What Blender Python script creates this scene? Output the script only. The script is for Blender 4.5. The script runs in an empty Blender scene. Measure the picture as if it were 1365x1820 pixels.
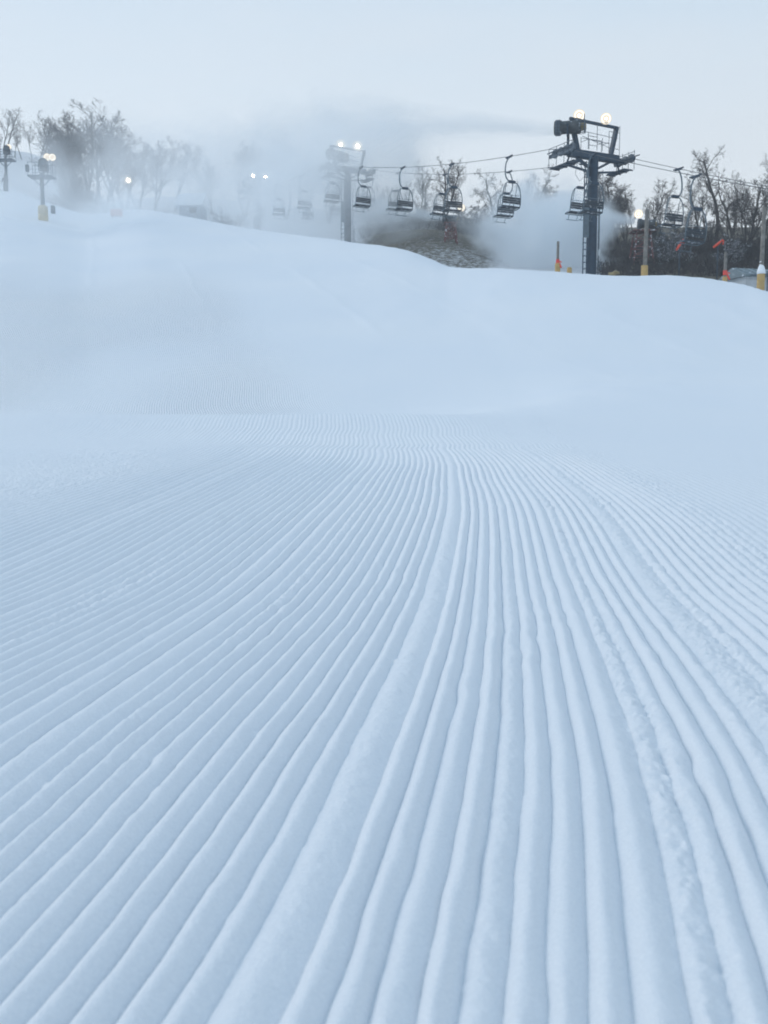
import bpy, math, random
import numpy as np
from mathutils import Vector, Matrix

# ------------------------------------------------------------------ camera, sky, light, exposure
sc = bpy.context.scene
col = sc.collection
F_PX, CX, CY, W_PX, H_PX = 1700.0, 682.5, 910.0, 1365.0, 1820.0
PITCH = math.radians(5.88)

cam_d = bpy.data.cameras.new('camera')
cam_d.sensor_fit = 'VERTICAL'
cam_d.sensor_height = 36.0
cam_d.lens = 36.0 * F_PX / H_PX
cam_d.clip_start = 0.05
cam_d.clip_end = 3000
cam_d.dof.use_dof = True
cam_d.dof.focus_distance = 4.2
cam_d.dof.aperture_fstop = 5.6
cam = bpy.data.objects.new('camera', cam_d)
cam.location = (0, 0, 0)
cam.rotation_euler = (math.pi / 2 - PITCH, 0, 0)
col.objects.link(cam)
sc.camera = cam

SUN_EL, SUN_AZ = math.radians(34), math.radians(-66)      # azimuth from +Y towards +X
world = bpy.data.worlds.new('World')
sc.world = world
world.use_nodes = True
wt = world.node_tree
wt.nodes.clear()
def wn(t, **kw):
    n = wt.nodes.new(t)
    for k, v in kw.items():
        setattr(n, k, v)
    return n
out = wn('ShaderNodeOutputWorld')
bg_sky = wn('ShaderNodeBackground')
sky = wn('ShaderNodeTexSky', sky_type='NISHITA', sun_disc=False, sun_elevation=math.radians(8), sun_rotation=SUN_AZ)
bg_sky.inputs['Strength'].default_value = 0.06
wt.links.new(sky.outputs[0], bg_sky.inputs['Color'])
bg_veil = wn('ShaderNodeBackground')
bg_veil.inputs['Strength'].default_value = 1.0
tc = wn('ShaderNodeTexCoord')
sep = wn('ShaderNodeSeparateXYZ')
wt.links.new(tc.outputs['Generated'], sep.inputs[0])
ramp = wn('ShaderNodeValToRGB')
els = ramp.color_ramp.elements
els[0].position = 0.0; els[0].color = (0.88, 0.94, 0.99, 1)
els[1].position = 1.0; els[1].color = (0.26, 0.455, 0.68, 1)
for p, c in ((0.10, (0.90, 0.95, 1.0, 1)), (0.20, (0.89, 0.945, .99, 1)), (0.40, (0.63, 0.775, 0.915, 1)), (0.65, (.35, .545, .765, 1))):
    e = els.new(p); e.color = c
wt.links.new(sep.outputs['Z'], ramp.inputs[0])
# thin uneven cloud veil
mp = wn('ShaderNodeMapping'); mp.inputs['Scale'].default_value = (1.3, 1.3, 5.0)
wt.links.new(tc.outputs['Generated'], mp.inputs[0])
nz = wn('ShaderNodeTexNoise'); nz.inputs['Scale'].default_value = 1.6; nz.inputs['Detail'].default_value = 5; nz.inputs['Roughness'].default_value = 0.5
wt.links.new(mp.outputs[0], nz.inputs['Vector'])
cr = wn('ShaderNodeValToRGB')
cr.color_ramp.elements[0].position = 0.42; cr.color_ramp.elements[0].color = (0, 0, 0, 1)
cr.color_ramp.elements[1].position = 0.72; cr.color_ramp.elements[1].color = (0.55, 0.55, 0.55, 1)
wt.links.new(nz.outputs[0], cr.inputs[0])
mixc = wn('ShaderNodeMixRGB'); mixc.inputs[2].default_value = (0.80, 0.855, 0.92, 1)
wt.links.new(cr.outputs[0], mixc.inputs[0]); wt.links.new(ramp.outputs[0], mixc.inputs[1])
wt.links.new(mixc.outputs[0], bg_veil.inputs['Color'])
mixs = wn('ShaderNodeMixShader'); mixs.inputs[0].default_value = 0.92
wt.links.new(bg_sky.outputs[0], mixs.inputs[1]); wt.links.new(bg_veil.outputs[0], mixs.inputs[2])
wt.links.new(mixs.outputs[0], out.inputs[0])

sun_d = bpy.data.lights.new('sun', 'SUN')
sun_d.energy = .85
sun_d.angle = math.radians(22)
sun_d.color = (1.0, 0.97, 0.93)
sun = bpy.data.objects.new('sun', sun_d)
sdir = Vector((math.cos(SUN_EL) * math.sin(SUN_AZ), math.cos(SUN_EL) * math.cos(SUN_AZ), math.sin(SUN_EL)))
sun.rotation_euler = (-sdir).to_track_quat('-Z', 'Y').to_euler()
sun.location = sdir * 60
col.objects.link(sun)

sc.view_settings.view_transform = 'Standard'
sc.view_settings.look = 'None'
sc.view_settings.exposure = 0.08
sc.view_settings.gamma = 1.0
sc.view_settings.use_curve_mapping = False
cy = sc.cycles
cy.use_denoising = True
cy.max_bounces = 16
cy.diffuse_bounces = 3
cy.volume_bounces = 14
cy.volume_max_steps = 256
cy.sample_clamp_indirect = 4.0

# ------------------------------------------------------------------ helpers
rng = np.random.default_rng(7)
random.seed(11)

def ray(px, py):
    a = (px - CX) / F_PX; b = (CY - py) / F_PX
    return np.array([a, math.cos(PITCH) + b * math.sin(PITCH), -math.sin(PITCH) + b * math.cos(PITCH)])
def at(px, py, Y):
    d = ray(px, py)
    return Vector(d * (Y / d[1]))

def tag(o, label=None, cat=None, group=None, kind=None):
    if label: o['label'] = label
    if cat: o['category'] = cat
    if group: o['group'] = group
    if kind: o['kind'] = kind
    return o
def empty(name, loc, rz=0.0):
    o = bpy.data.objects.new(name, None)
    o.empty_display_size = 0.3
    o.location = loc; o.rotation_euler = (0, 0, rz)
    col.objects.link(o)
    return o
def copy_tree(o, parent=None):
    c = o.copy(); col.objects.link(c)
    if parent: c.parent = parent
    for ch in [x for x in KIDS.get(o.name, [])]:
        k = copy_tree(ch, c)
        KIDS.setdefault(c.name, []).append(k)
    return c
KIDS = {}

class MB:
    def __init__(s): s.v = []; s.f = []; s.cut = []
    def add(s, vs, fs):
        s.cut.append((len(s.v), len(s.f)))
        n = len(s.v); s.v.extend([tuple(x) for x in vs]); s.f.extend([tuple(i + n for i in f) for f in fs])
    def box(s, c, size, rot=None, bev=0.0):
        hx, hy, hz = [q / 2 for q in size]
        R = rot if rot is not None else Matrix.Identity(3)
        c = Vector(c)
        if bev <= 0:
            vs = [c + R @ Vector((x, y, z)) for x in (-hx, hx) for y in (-hy, hy) for z in (-hz, hz)]
            s.add(vs, [(0, 1, 3, 2), (4, 6, 7, 5), (0, 4, 5, 1), (2, 3, 7, 6), (0, 2, 6, 4), (1, 5, 7, 3)])
        else:
            b = min(bev, hx * .9, hy * .9, hz * .9)
            prof = [(-hx + b, -hy), (hx - b, -hy), (hx, -hy + b), (hx, hy - b), (hx - b, hy), (-hx + b, hy), (-hx, hy - b), (-hx, -hy + b)]
            vs = []
            for z, k in ((-hz, b), (-hz + b, 0), (hz - b, 0), (hz, b)):
                for x, y in prof:
                    vs.append(c + R @ Vector((x * (1 - k / hx), y * (1 - k / hy), z)))
            fs = [tuple(range(7, -1, -1)), tuple(range(24, 32))]
            for r in range(3):
                for i in range(8):
                    fs.append((r * 8 + i, r * 8 + (i + 1) % 8, r * 8 + 8 + (i + 1) % 8, r * 8 + 8 + i))
            s.add(vs, fs)
    def beam(s, p0, p1, w, h):
        p0 = Vector(p0); p1 = Vector(p1); d = p1 - p0
        q = d.to_track_quat('Y', 'Z').to_matrix()
        s.box((p0 + p1) / 2, (w, d.length, h), q)
    def tube(s, pts, rad, n=6, cap=True):
        pts = [Vector(p) for p in pts]
        if not hasattr(rad, '__len__'): rad = [rad] * len(pts)
        vs = []; fs = []
        prev = None
        for i, p in enumerate(pts):
            if i == 0: t = pts[1] - pts[0]
            elif i == len(pts) - 1: t = pts[-1] - pts[-2]
            else: t = (pts[i + 1] - pts[i - 1])
            if t.length < 1e-9: t = Vector((0, 0, 1))
            t.normalize()
            if prev is None:
                u = t.orthogonal().normalized()
            else:
                u = prev - t * prev.dot(t)
                u = u.normalized() if u.length > 1e-6 else t.orthogonal().normalized()
            prev = u
            w = t.cross(u)
            for k in range(n):
                a = 2 * math.pi * k / n
                vs.append(p + (u * math.cos(a) + w * math.sin(a)) * rad[i])
        for i in range(len(pts) - 1):
            for k in range(n):
                fs.append((i * n + k, i * n + (k + 1) % n, (i + 1) * n + (k + 1) % n, (i + 1) * n + k))
        if cap:
            fs.append(tuple(range(n - 1, -1, -1)))
            m = (len(pts) - 1) * n
            fs.append(tuple(range(m, m + n)))
        s.add(vs, fs)
    def lathe(s, prof, p0, axis, n=16):
        """prof: list of (distance along axis, radius)"""
        p0 = Vector(p0); axis = Vector(axis).normalized()
        u = axis.orthogonal().normalized(); w = axis.cross(u)
        vs = []; fs = []
        for d, r in prof:
            for k in range(n):
                a = 2 * math.pi * k / n
                vs.append(p0 + axis * d + (u * math.cos(a) + w * math.sin(a)) * max(r, 1e-4))
        for i in range(len(prof) - 1):
            for k in range(n):
                fs.append((i * n + k, i * n + (k + 1) % n, (i + 1) * n + (k + 1) % n, (i + 1) * n + k))
        fs.append(tuple(range(n - 1, -1, -1)))
        m = (len(prof) - 1) * n
        fs.append(tuple(range(m, m + n)))
        s.add(vs, fs)
    def mesh(s, name, mat, smooth=False):
        me = bpy.data.meshes.new(name)
        me.from_pydata(s.v, [], s.f)
        if smooth: me.polygons.foreach_set('use_smooth', [True] * len(me.polygons))
        me.materials.append(mat)
        me.update()
        return me
    def build(s, name, mat, parent=None, smooth=False, loc=None):
        o = bpy.data.objects.new(name, s.mesh(name, mat, smooth))
        if loc is not None: o.location = loc
        col.objects.link(o)
        if parent is not None:
            o.parent = parent
            KIDS.setdefault(parent.name, []).append(o)
        return o
def build_each(mb, name, mat, parent, smooth=False):
    ends = mb.cut[1:] + [(len(mb.v), len(mb.f))]
    for (v0, f0), (v1, f1) in zip(mb.cut, ends):
        q = MB(); q.add(mb.v[v0:v1], [tuple(i - v0 for i in f) for f in mb.f[f0:f1]])
        q.build(name, mat, parent, smooth)
def link_mesh(name, me, parent):
    o = bpy.data.objects.new(name, me); col.objects.link(o); o.parent = parent
    KIDS.setdefault(parent.name, []).append(o)
    return o

# ------------------------------------------------------------------ materials
def mat_basic(name, c, rough=0.6, metal=0.0, var=0.25, scale=6.0, bump=0.0, snow=0.0):
    m = bpy.data.materials.new(name); m.use_nodes = True
    nt = m.node_tree; b = nt.nodes['Principled BSDF']
    b.inputs['Roughness'].default_value = rough; b.inputs['Metallic'].default_value = metal
    t = nt.nodes.new('ShaderNodeTexCoord'); n = nt.nodes.new('ShaderNodeTexNoise')
    n.inputs['Scale'].default_value = scale; n.inputs['Detail'].default_value = 4
    nt.links.new(t.outputs['Object'], n.inputs['Vector'])
    r = nt.nodes.new('ShaderNodeValToRGB')
    r.color_ramp.elements[0].position = .3; r.color_ramp.elements[1].position = .7
    r.color_ramp.elements[0].color = (*[x * (1 - var) for x in c], 1)
    r.color_ramp.elements[1].color = (*[min(1, x * (1 + var)) for x in c], 1)
    nt.links.new(n.outputs[0], r.inputs[0])
    src = r.outputs[0]
    if snow > 0:                       # rime and blown snow clinging to it
        n2 = nt.nodes.new('ShaderNodeTexNoise'); n2.inputs['Scale'].default_value = 5.0; n2.inputs['Detail'].default_value = 6
        nt.links.new(t.outputs['Object'], n2.inputs['Vector'])
        r2 = nt.nodes.new('ShaderNodeValToRGB')
        r2.color_ramp.elements[0].position = .62 - snow * .25; r2.color_ramp.elements[0].color = (0, 0, 0, 1)
        r2.color_ramp.elements[1].position = .72 - snow * .2; r2.color_ramp.elements[1].color = (1, 1, 1, 1)
        nt.links.new(n2.outputs[0], r2.inputs[0])
        mx = nt.nodes.new('ShaderNodeMixRGB'); mx.inputs[2].default_value = (.8, .83, .87, 1)
        nt.links.new(r2.outputs[0], mx.inputs[0]); nt.links.new(src, mx.inputs[1]); src = mx.outputs[0]
    nt.links.new(src, b.inputs['Base Color'])
    if bump > 0:
        bp = nt.nodes.new('ShaderNodeBump'); bp.inputs['Strength'].default_value = bump; bp.inputs['Distance'].default_value = .02
        nt.links.new(n.outputs[0], bp.inputs['Height']); nt.links.new(bp.outputs[0], b.inputs['Normal'])
    return m
def mat_emit(name, c, s):
    m = bpy.data.materials.new(name); m.use_nodes = True
    b = m.node_tree.nodes['Principled BSDF']
    b.inputs['Base Color'].default_value = (.8, .8, .8, 1)
    b.inputs['Emission Color'].default_value = (*c, 1)
    b.inputs['Emission Strength'].default_value = s
    return m
M = {}
M['steel'] = mat_basic('dark_steel', (.018, .042, .070), .55, .1, .3, 5)
M['steel2'] = mat_basic('galvanised_steel', (.10, .125, .15), .5, .4, .25, 8)
M['frame'] = mat_basic('chair_tube', (.11, .15, .18), .5, .2, .2, 8)
M['slat'] = mat_basic('chair_slat', (.022, .032, .042), .6, 0, .35, 12, snow=.14)
M['rope'] = mat_basic('rope', (.08, .09, .10), .6, .3, .2, 8)
M['wood'] = mat_basic('weathered_wood', (.20, .185, .165), .85, 0, .35, 7, bump=.3)
M['pad'] = mat_basic('yellow_pad', (.50, .33, .12), .6, 0, .14, 5)
M['padpale'] = mat_basic('pale_yellow_pad', (.55, .44, .24), .6, 0, .14, 5)
M['orange'] = mat_basic('orange_plastic', (.80, .09, .04), .5, 0, .12, 8)
M['mistorange'] = mat_basic('mist_paled_orange', (.72, .40, .33), .6, 0, .1, 8)  # orange lightened in the base colour to imitate mist over the sign
M['ribbon'] = mat_basic('red_ribbon', (.75, .06, .04), .5, 0, .12, 8)
M['redsteel'] = mat_basic('red_steel', (.16, .055, .05), .6, 0, .3, 6, snow=.15)
M['gun'] = mat_basic('gun_grey', (.055, .065, .07), .5, .2, .3, 7, snow=.1)
M['gunmotor'] = mat_basic('gun_motor', (.33, .26, .13), .55, .1, .25, 7)
M['bark'] = mat_basic('bark', (.050, .042, .038), .9, 0, .35, 5)
M['barkgrey'] = mat_basic('grey_bark', (.085, .078, .072), .9, 0, .35, 5)
M['twig'] = mat_basic('twig', (.062, .057, .057), .9, 0, .3, 2)
M['twigfrost'] = mat_basic('frosted_twig', (.12, .125, .14), .9, 0, .4, 2, snow=.35)
M['brush'] = mat_basic('brush', (.050, .044, .043), .95, 0, .5, .6)
M['roofmetal'] = mat_basic('roof_sheet', (.20, .25, .27), .5, .2, .15, 3, snow=.15)
M['wallwhite'] = mat_basic('white_siding', (.55, .58, .60), .7, 0, .12, 4)
M['hutwall'] = mat_basic('hut_board', (.42, .46, .50), .8, 0, .2, 4)
M['dark'] = mat_basic('dark_opening', (.02, .022, .025), .4, 0, .2, 4)
M['snowcap'] = mat_basic('snow_cap', (.86, .88, .90), .7, 0, .04, 9, bump=.2)
M['cloth'] = mat_basic('dark_jacket', (.03, .04, .07), .8, 0, .2, 9)
M['skin'] = mat_basic('skin', (.45, .28, .2), .6, 0, .1, 9)
M['lamp'] = mat_emit('lamp_glow', (1.0, .93, .80), 16.0)
M['haloring'] = mat_emit('lamp_halo', (1.0, .95, .80), 2.6)  # glow for the added inner halo ring round each lens
M['haloring'].node_tree.nodes['Principled BSDF'].inputs['Base Color'].default_value = (.12, .11, .10, 1)
M['halorim'] = mat_emit('lamp_halo_rim', (1.0, .88, .70), .85)  # dimmer warm glow for the added outer edge of the halo
M['halorim'].node_tree.nodes['Principled BSDF'].inputs['Base Color'].default_value = (.12, .11, .10, 1)
M['lampfar'] = mat_emit('lamp_glow_far', (1.0, .93, .78), 70.0)

def mat_snow():
    m = bpy.data.materials.new('groomed_snow'); m.use_nodes = True
    nt = m.node_tree; N = nt.nodes; L = nt.links; b = N['Principled BSDF']
    b.inputs['Roughness'].default_value = .75
    b.inputs['Specular IOR Level'].default_value = .25
    geo = N.new('ShaderNodeNewGeometry')
    n1 = N.new('ShaderNodeTexNoise'); n1.inputs['Scale'].default_value = .16; n1.inputs['Detail'].default_value = 5
    L.new(geo.outputs['Position'], n1.inputs['Vector'])
    r = N.new('ShaderNodeValToRGB')
    r.color_ramp.elements[0].position = .3; r.color_ramp.elements[0].color = (.90, .92, .945, 1)
    r.color_ramp.elements[1].position = .7; r.color_ramp.elements[1].color = (.95, .955, .96, 1)
    L.new(n1.outputs[0], r.inputs[0]); L.new(r.outputs[0], b.inputs['Base Color'])
    ng = N.new('ShaderNodeTexNoise'); ng.inputs['Scale'].default_value = 190; ng.inputs['Detail'].default_value = 4; ng.inputs['Roughness'].default_value = .8
    L.new(geo.outputs['Position'], ng.inputs['Vector'])
    rg = N.new('ShaderNodeValToRGB')
    rg.color_ramp.elements[0].position = .35; rg.color_ramp.elements[0].color = (.90, .91, .925, 1)
    rg.color_ramp.elements[1].position = .65; rg.color_ramp.elements[1].color = (1, 1, 1, 1)
    L.new(ng.outputs[0], rg.inputs[0])
    mg = N.new('ShaderNodeMixRGB'); mg.blend_type = 'MULTIPLY'; mg.inputs[0].default_value = 1
    L.new(r.outputs[0], mg.inputs[1]); L.new(rg.outputs[0], mg.inputs[2]); L.new(mg.outputs[0], b.inputs['Base Color'])
    # far corduroy: the lane coordinate is stored on the mesh
    au = N.new('ShaderNodeAttribute'); au.attribute_name = 'lane'
    aw = N.new('ShaderNodeAttribute'); aw.attribute_name = 'far_rib'
    mu = N.new('ShaderNodeMath'); mu.operation = 'MULTIPLY'; mu.inputs[1].default_value = 2 * math.pi / RIB
    L.new(au.outputs['Fac'], mu.inputs[0])
    si = N.new('ShaderNodeMath'); si.operation = 'SINE'; L.new(mu.outputs[0], si.inputs[0])
    ml = N.new('ShaderNodeMath'); ml.operation = 'MULTIPLY'; L.new(si.outputs[0], ml.inputs[0]); L.new(aw.outputs['Fac'], ml.inputs[1])
    b1 = N.new('ShaderNodeBump'); b1.inputs['Strength'].default_value = 1.0; b1.inputs['Distance'].default_value = .006
    L.new(ml.outputs[0], b1.inputs['Height'])
    # grain
    n2 = N.new('ShaderNodeTexNoise'); n2.inputs['Scale'].default_value = 260; n2.inputs['Detail'].default_value = 3; n2.inputs['Roughness'].default_value = .7
    L.new(geo.outputs['Position'], n2.inputs['Vector'])
    b2 = N.new('ShaderNodeBump'); b2.inputs['Strength'].default_value = .5; b2.inputs['Distance'].default_value = .006
    L.new(n2.outputs[0], b2.inputs['Height']); L.new(b1.outputs[0], b2.inputs['Normal'])
    n3 = N.new('ShaderNodeTexNoise'); n3.inputs['Scale'].default_value = 5; n3.inputs['Detail'].default_value = 5
    mp3 = N.new('ShaderNodeMapping'); mp3.inputs['Scale'].default_value = (1, .45, 1)
    L.new(geo.outputs['Position'], mp3.inputs[0]); L.new(mp3.outputs[0], n3.inputs['Vector'])
    b3 = N.new('ShaderNodeBump'); b3.inputs['Strength'].default_value = .16; b3.inputs['Distance'].default_value = .03
    L.new(n3.outputs[0], b3.inputs['Height']); L.new(b2.outputs[0], b3.inputs['Normal'])
    L.new(b3.outputs[0], b.inputs['Normal'])
    return m
RIB = 0.0535

def mat_hill():
    m = bpy.data.materials.new('hill_ground'); m.use_nodes = True
    nt = m.node_tree; N = nt.nodes; L = nt.links; b = N['Principled BSDF']
    b.inputs['Roughness'].default_value = .9
    geo = N.new('ShaderNodeNewGeometry')
    at_ = N.new('ShaderNodeAttribute'); at_.attribute_name = 'bare'
    n1 = N.new('ShaderNodeTexNoise'); n1.inputs['Scale'].default_value = .5; n1.inputs['Detail'].default_value = 8; n1.inputs['Roughness'].default_value = .7
    L.new(geo.outputs['Position'], n1.inputs['Vector'])
    gr = N.new('ShaderNodeValToRGB')
    gr.color_ramp.elements[0].position = .35; gr.color_ramp.elements[0].color = (.085, .070, .048, 1)
    gr.color_ramp.elements[1].position = .65; gr.color_ramp.elements[1].color = (.15, .125, .085, 1)
    L.new(n1.outputs[0], gr.inputs[0])
    n2 = N.new('ShaderNodeTexNoise'); n2.inputs['Scale'].default_value = 3.2; n2.inputs['Detail'].default_value = 7; n2.inputs['Roughness'].default_value = .75
    L.new(geo.outputs['Position'], n2.inputs['Vector'])
    ad = N.new('ShaderNodeMath'); ad.operation = 'SUBTRACT'; L.new(n2.outputs[0], ad.inputs[0]); L.new(at_.outputs['Fac'], ad.inputs[1])
    sr = N.new('ShaderNodeValToRGB')
    sr.color_ramp.elements[0].position = .0; sr.color_ramp.elements[0].color = (0, 0, 0, 1)
    sr.color_ramp.elements[1].position = .22; sr.color_ramp.elements[1].color = (.8, .8, .8, 1)
    L.new(ad.outputs[0], sr.inputs[0])
    mx = N.new('ShaderNodeMixRGB'); mx.inputs[2].default_value = (.88, .89, .91, 1)
    L.new(sr.outputs[0], mx.inputs[0]); L.new(gr.outputs[0], mx.inputs[1]); L.new(mx.outputs[0], b.inputs['Base Color'])
    bp = N.new('ShaderNodeBump'); bp.inputs['Strength'].default_value = .6; bp.inputs['Distance'].default_value = .3
    L.new(n2.outputs[0], bp.inputs['Height']); L.new(bp.outputs[0], b.inputs['Normal'])
    return m

# ------------------------------------------------------------------ terrain functions
def pchip(x, y, xi):
    x = np.asarray(x, float); y = np.asarray(y, float)
    h = np.diff(x); d = np.diff(y) / h
    m = np.zeros_like(y)
    s = d[:-1] * d[1:] > 0
    w1 = 2 * h[1:] + h[:-1]; w2 = h[1:] + 2 * h[:-1]
    mm = np.zeros(len(d) - 1)
    mm[s] = (w1 + w2)[s] / (w1[s] / d[:-1][s] + w2[s] / d[1:][s])
    m[1:-1] = mm; m[0] = d[0]; m[-1] = d[-1]
    xi = np.asarray(xi, float)
    k = np.clip(np.searchsorted(x, xi) - 1, 0, len(x) - 2)
    t = np.clip((xi - x[k]) / h[k], 0, 1)
    t2 = t * t; t3 = t2 * t
    return (2 * t3 - 3 * t2 + 1) * y[k] + (t3 - 2 * t2 + t) * h[k] * m[k] + (-2 * t3 + 3 * t2) * y[k + 1] + (t3 - t2) * h[k] * m[k + 1]

def hash2(ix, iy, seed):
    h = (ix.astype(np.int64) * 374761393 + iy.astype(np.int64) * 668265263 + seed * 974711) & 0x7fffffff
    h = ((h ^ (h >> 13)) * 1274126177) & 0x7fffffff
    return ((h ^ (h >> 16)) & 0xffff) / 65535.0
def vnoise(x, y, seed=0):
    ix = np.floor(x); iy = np.floor(y)
    fx = x - ix; fy = y - iy
    fx = fx * fx * (3 - 2 * fx); fy = fy * fy * (3 - 2 * fy)
    a = hash2(ix, iy, seed); b = hash2(ix + 1, iy, seed); c = hash2(ix, iy + 1, seed); d = hash2(ix + 1, iy + 1, seed)
    return (a + (b - a) * fx) * (1 - fy) + (c + (d - c) * fx) * fy
def sst(a, b, x):
    t = np.clip((x - a) / (b - a), 0, 1); return t * t * (3 - 2 * t)

# foreground profile: spacing of the ribs in the photograph gives the distance
NEAR = []
for py, sp in ((1820, 88), (1300, 49), (1080, 29.6), (907, 17.9), (850, 13.6), (810, 10.6)):
    d = F_PX * .06 / sp
    v = ray(CX, py) * d
    NEAR.append((v[1], v[2]))
NEAR = [(0.25, NEAR[0][1] - .02), (0.7, NEAR[0][1] - .01)] + NEAR
COLS = [-900, -300, 0, 90, 170, 270, 300, 440, 620, 720, 762, 800, 900, 1060, 1200, 1300, 1365, 1600, 2200]
CREST = {-900: (140, 330), -300: (148, 330), 0: (145, 345), 90: (128, 371), 170: (112, 391.5), 270: (98, 383), 300: (95, 387), 440: (82, 411),
         620: (66, 433.5), 720: (57, 447), 762: (52.5, 462), 800: (48.5, 476.5), 900: (44, 478.5), 1060: (41, 488), 1200: (38.5, 492),
         1300: (36, 505), 1365: (34, 522), 1600: (32, 580), 2200: (32, 590)}
def col_keys(px):
    a = (px - CX) / F_PX
    az = math.atan(a)
    k = 1 / max(.80, math.cos(az))
    K = [(Y * k, z) for Y, z in NEAR]
    right = float(sst(690, 1150, np.array(px)))
    def zz(Y, py): return float(at(px, py, Y)[2])
    K.append((11.8 * k, zz(11.8, 776)))
    K.append((13.4 * k, zz(13.4, 737 + right * 9)))
    K.append((14.3 * k, zz(14.3, 738 + right * -5)))
    K.append((16.6 * k, zz(16.6, 748 - right * 48)))
    K.append((20 * k, zz(20, 733 - right * 53)))
    lf = float(1 - sst(40, 200, np.array(px)))
    K.append((24 * k, zz(24, 668 - right * 20 - lf * 8)))
    cY, cpy = CREST[px]
    zc = zz(cY, cpy)
    K.append((29 * k, zz(29, 603 - right * 15 - lf * 12)))
    z29 = K[-1][1]
    # upper field: a gently convex climb to the skyline
    for t, e in ((.45, .50), (.78, .85)):
        Y = 29 + (cY - 29) * t
        K.append((Y * k, z29 + (zc - z29) * e))
    K.append(((29 + (cY - 29) * .93) * k, max(K[-1][1] + .02, z29 + (zc - z29) * .965)))
    K.append((cY * k, zc))
    K.append(((cY + 3) * k, zc - .02))
    K.append(((cY + 9) * k, zc - .35))
    K.append(((cY + 22) * k, zc - 2.2))
    K.append(((cY + 60) * k, zc - 5))
    K.append((330, zc - 9))
    return az, K
_keys = [col_keys(c) for c in COLS]
_AZ = np.array([k[0] for k in _keys])
_KR = np.array([[p[0] for p in k[1]] for k in _keys]); _KZ = np.array([[p[1] for p in k[1]] for k in _keys])
def keys_at(az):
    az = np.clip(np.atleast_1d(az), _AZ[0], _AZ[-1])
    return (np.stack([pchip(_AZ, _KR[:, j], az) for j in range(_KR.shape[1])], 1),
            np.stack([pchip(_AZ, _KZ[:, j], az) for j in range(_KR.shape[1])], 1))
def slope_z(x, y):
    kr, kz = keys_at(math.atan2(x, y))
    return float(pchip(kr[0], kz[0], [math.hypot(x, y)])[0])
def on_slope(px, py, y0=15.0, y1=170.0):
    for Y in np.linspace(y0, y1, 900):
        p = at(px, py, Y)
        if slope_z(p.x, p.y) >= p.z: return p
    return at(px, py, y1)

HCOLS = [-1200, -400, 0, 75, 130, 200, 300, 420, 560, 640, 700, 780, 840, 890, 1000, 1080, 1200, 1365, 1900]
HK = {-1200: ((150, 350), (170, 300), (200, 283), (260, 282)), -400: ((150, 350), (170, 300), (200, 283), (260, 282)),
      0: ((150, 356), (172, 300), (195, 282), (260, 281)), 75: ((146, 378), (170, 312), (190, 292), (260, 291)),
      130: ((140, 398), (160, 352), (185, 326), (260, 322)), 200: ((125, 405), (145, 380), (185, 370), (260, 366)),
      300: ((120, 402), (135, 380), (160, 372), (260, 369)), 420: ((105, 425), (122, 392), (140, 380), (220, 376)),
      560: ((84, 445), (100, 412), (118, 396), (200, 392)), 640: ((70, 456), (82, 420), (98, 408), (180, 404)),
      700: ((64, 470), (78, 412), (84, 406.5), (150, 404)), 780: ((58, 492), (74, 414), (80, 407.5), (150, 406)),
      840: ((57, 492), (74, 428), (81, 418), (150, 415)), 890: ((56, 494), (72, 452), (84, 434), (150, 428)),
      1000: ((55, 496), (70, 456), (86, 430), (150, 424)), 1080: ((54, 500), (66, 462), (76, 440), (150, 430)),
      1200: ((52, 504), (64, 460), (75, 438), (150, 428)), 1365: ((47, 535), (61, 474), (74, 442), (150, 430)),
      1900: ((47, 560), (61, 470), (74, 430), (150, 425))}
_hAZ = np.array([math.atan((c - CX) / F_PX) for c in HCOLS])
_hR = []; _hZ = []
for c in HCOLS:
    k = 1 / max(.80, math.cos(math.atan((c - CX) / F_PX)))
    pts = [(Y * k, at(c, py, Y)[2]) for Y, py in HK[c]]
    pts = [(pts[0][0] - 14, pts[0][1] - 6)] + pts + [(385, pts[-1][1] + 3)]
    _hR.append([p[0] for p in pts]); _hZ.append([p[1] for p in pts])
_hR = np.array(_hR); _hZ = np.array(_hZ)
def hkeys(az):
    az = np.clip(np.atleast_1d(az), _hAZ[0], _hAZ[-1])
    return (np.stack([pchip(_hAZ, _hR[:, j], az) for j in range(_hR.shape[1])], 1),
            np.stack([pchip(_hAZ, _hZ[:, j], az) for j in range(_hR.shape[1])], 1))
def hill_z(x, y):
    kr, kz = hkeys(math.atan2(x, y))
    r = math.hypot(x, y)
    return float(pchip(kr[0], kz[0], [r])[0]) - max(0, kr[0][0] - r) * .5
def ground_z(x, y):
    return max(slope_z(x, y), hill_z(x, y))

# lanes left by the groomer: centre line of the wide rib
_cY = [0.2, 1.09, 1.85, 3.6, 5.3, 6.8, 9.0, 11.6, 14, 17, 20, 24, 30, 40, 60, 110, 200]
_cX = [-.36, -.172, -.03, .189, .381, .495, .621, .66, .60, .36, -.06, -.80, -2.1, -4.7, -10.5, -26, -55]
def lane(X, Y):
    c = pchip(_cY, _cX, np.clip(Y, .2, 200))
    wob = sst(8.5, 11, Y) * (.015 * np.sin(Y * 4.1 + .4) + .005 * np.sin(Y * 8.3)) * (1 - sst(13.2, 15, Y))
    wob += .004 * np.sin(Y * 2.3) + sst(17, 20, Y) * .05 * np.sin(Y * 1.4)
    return X - c - wob

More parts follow.
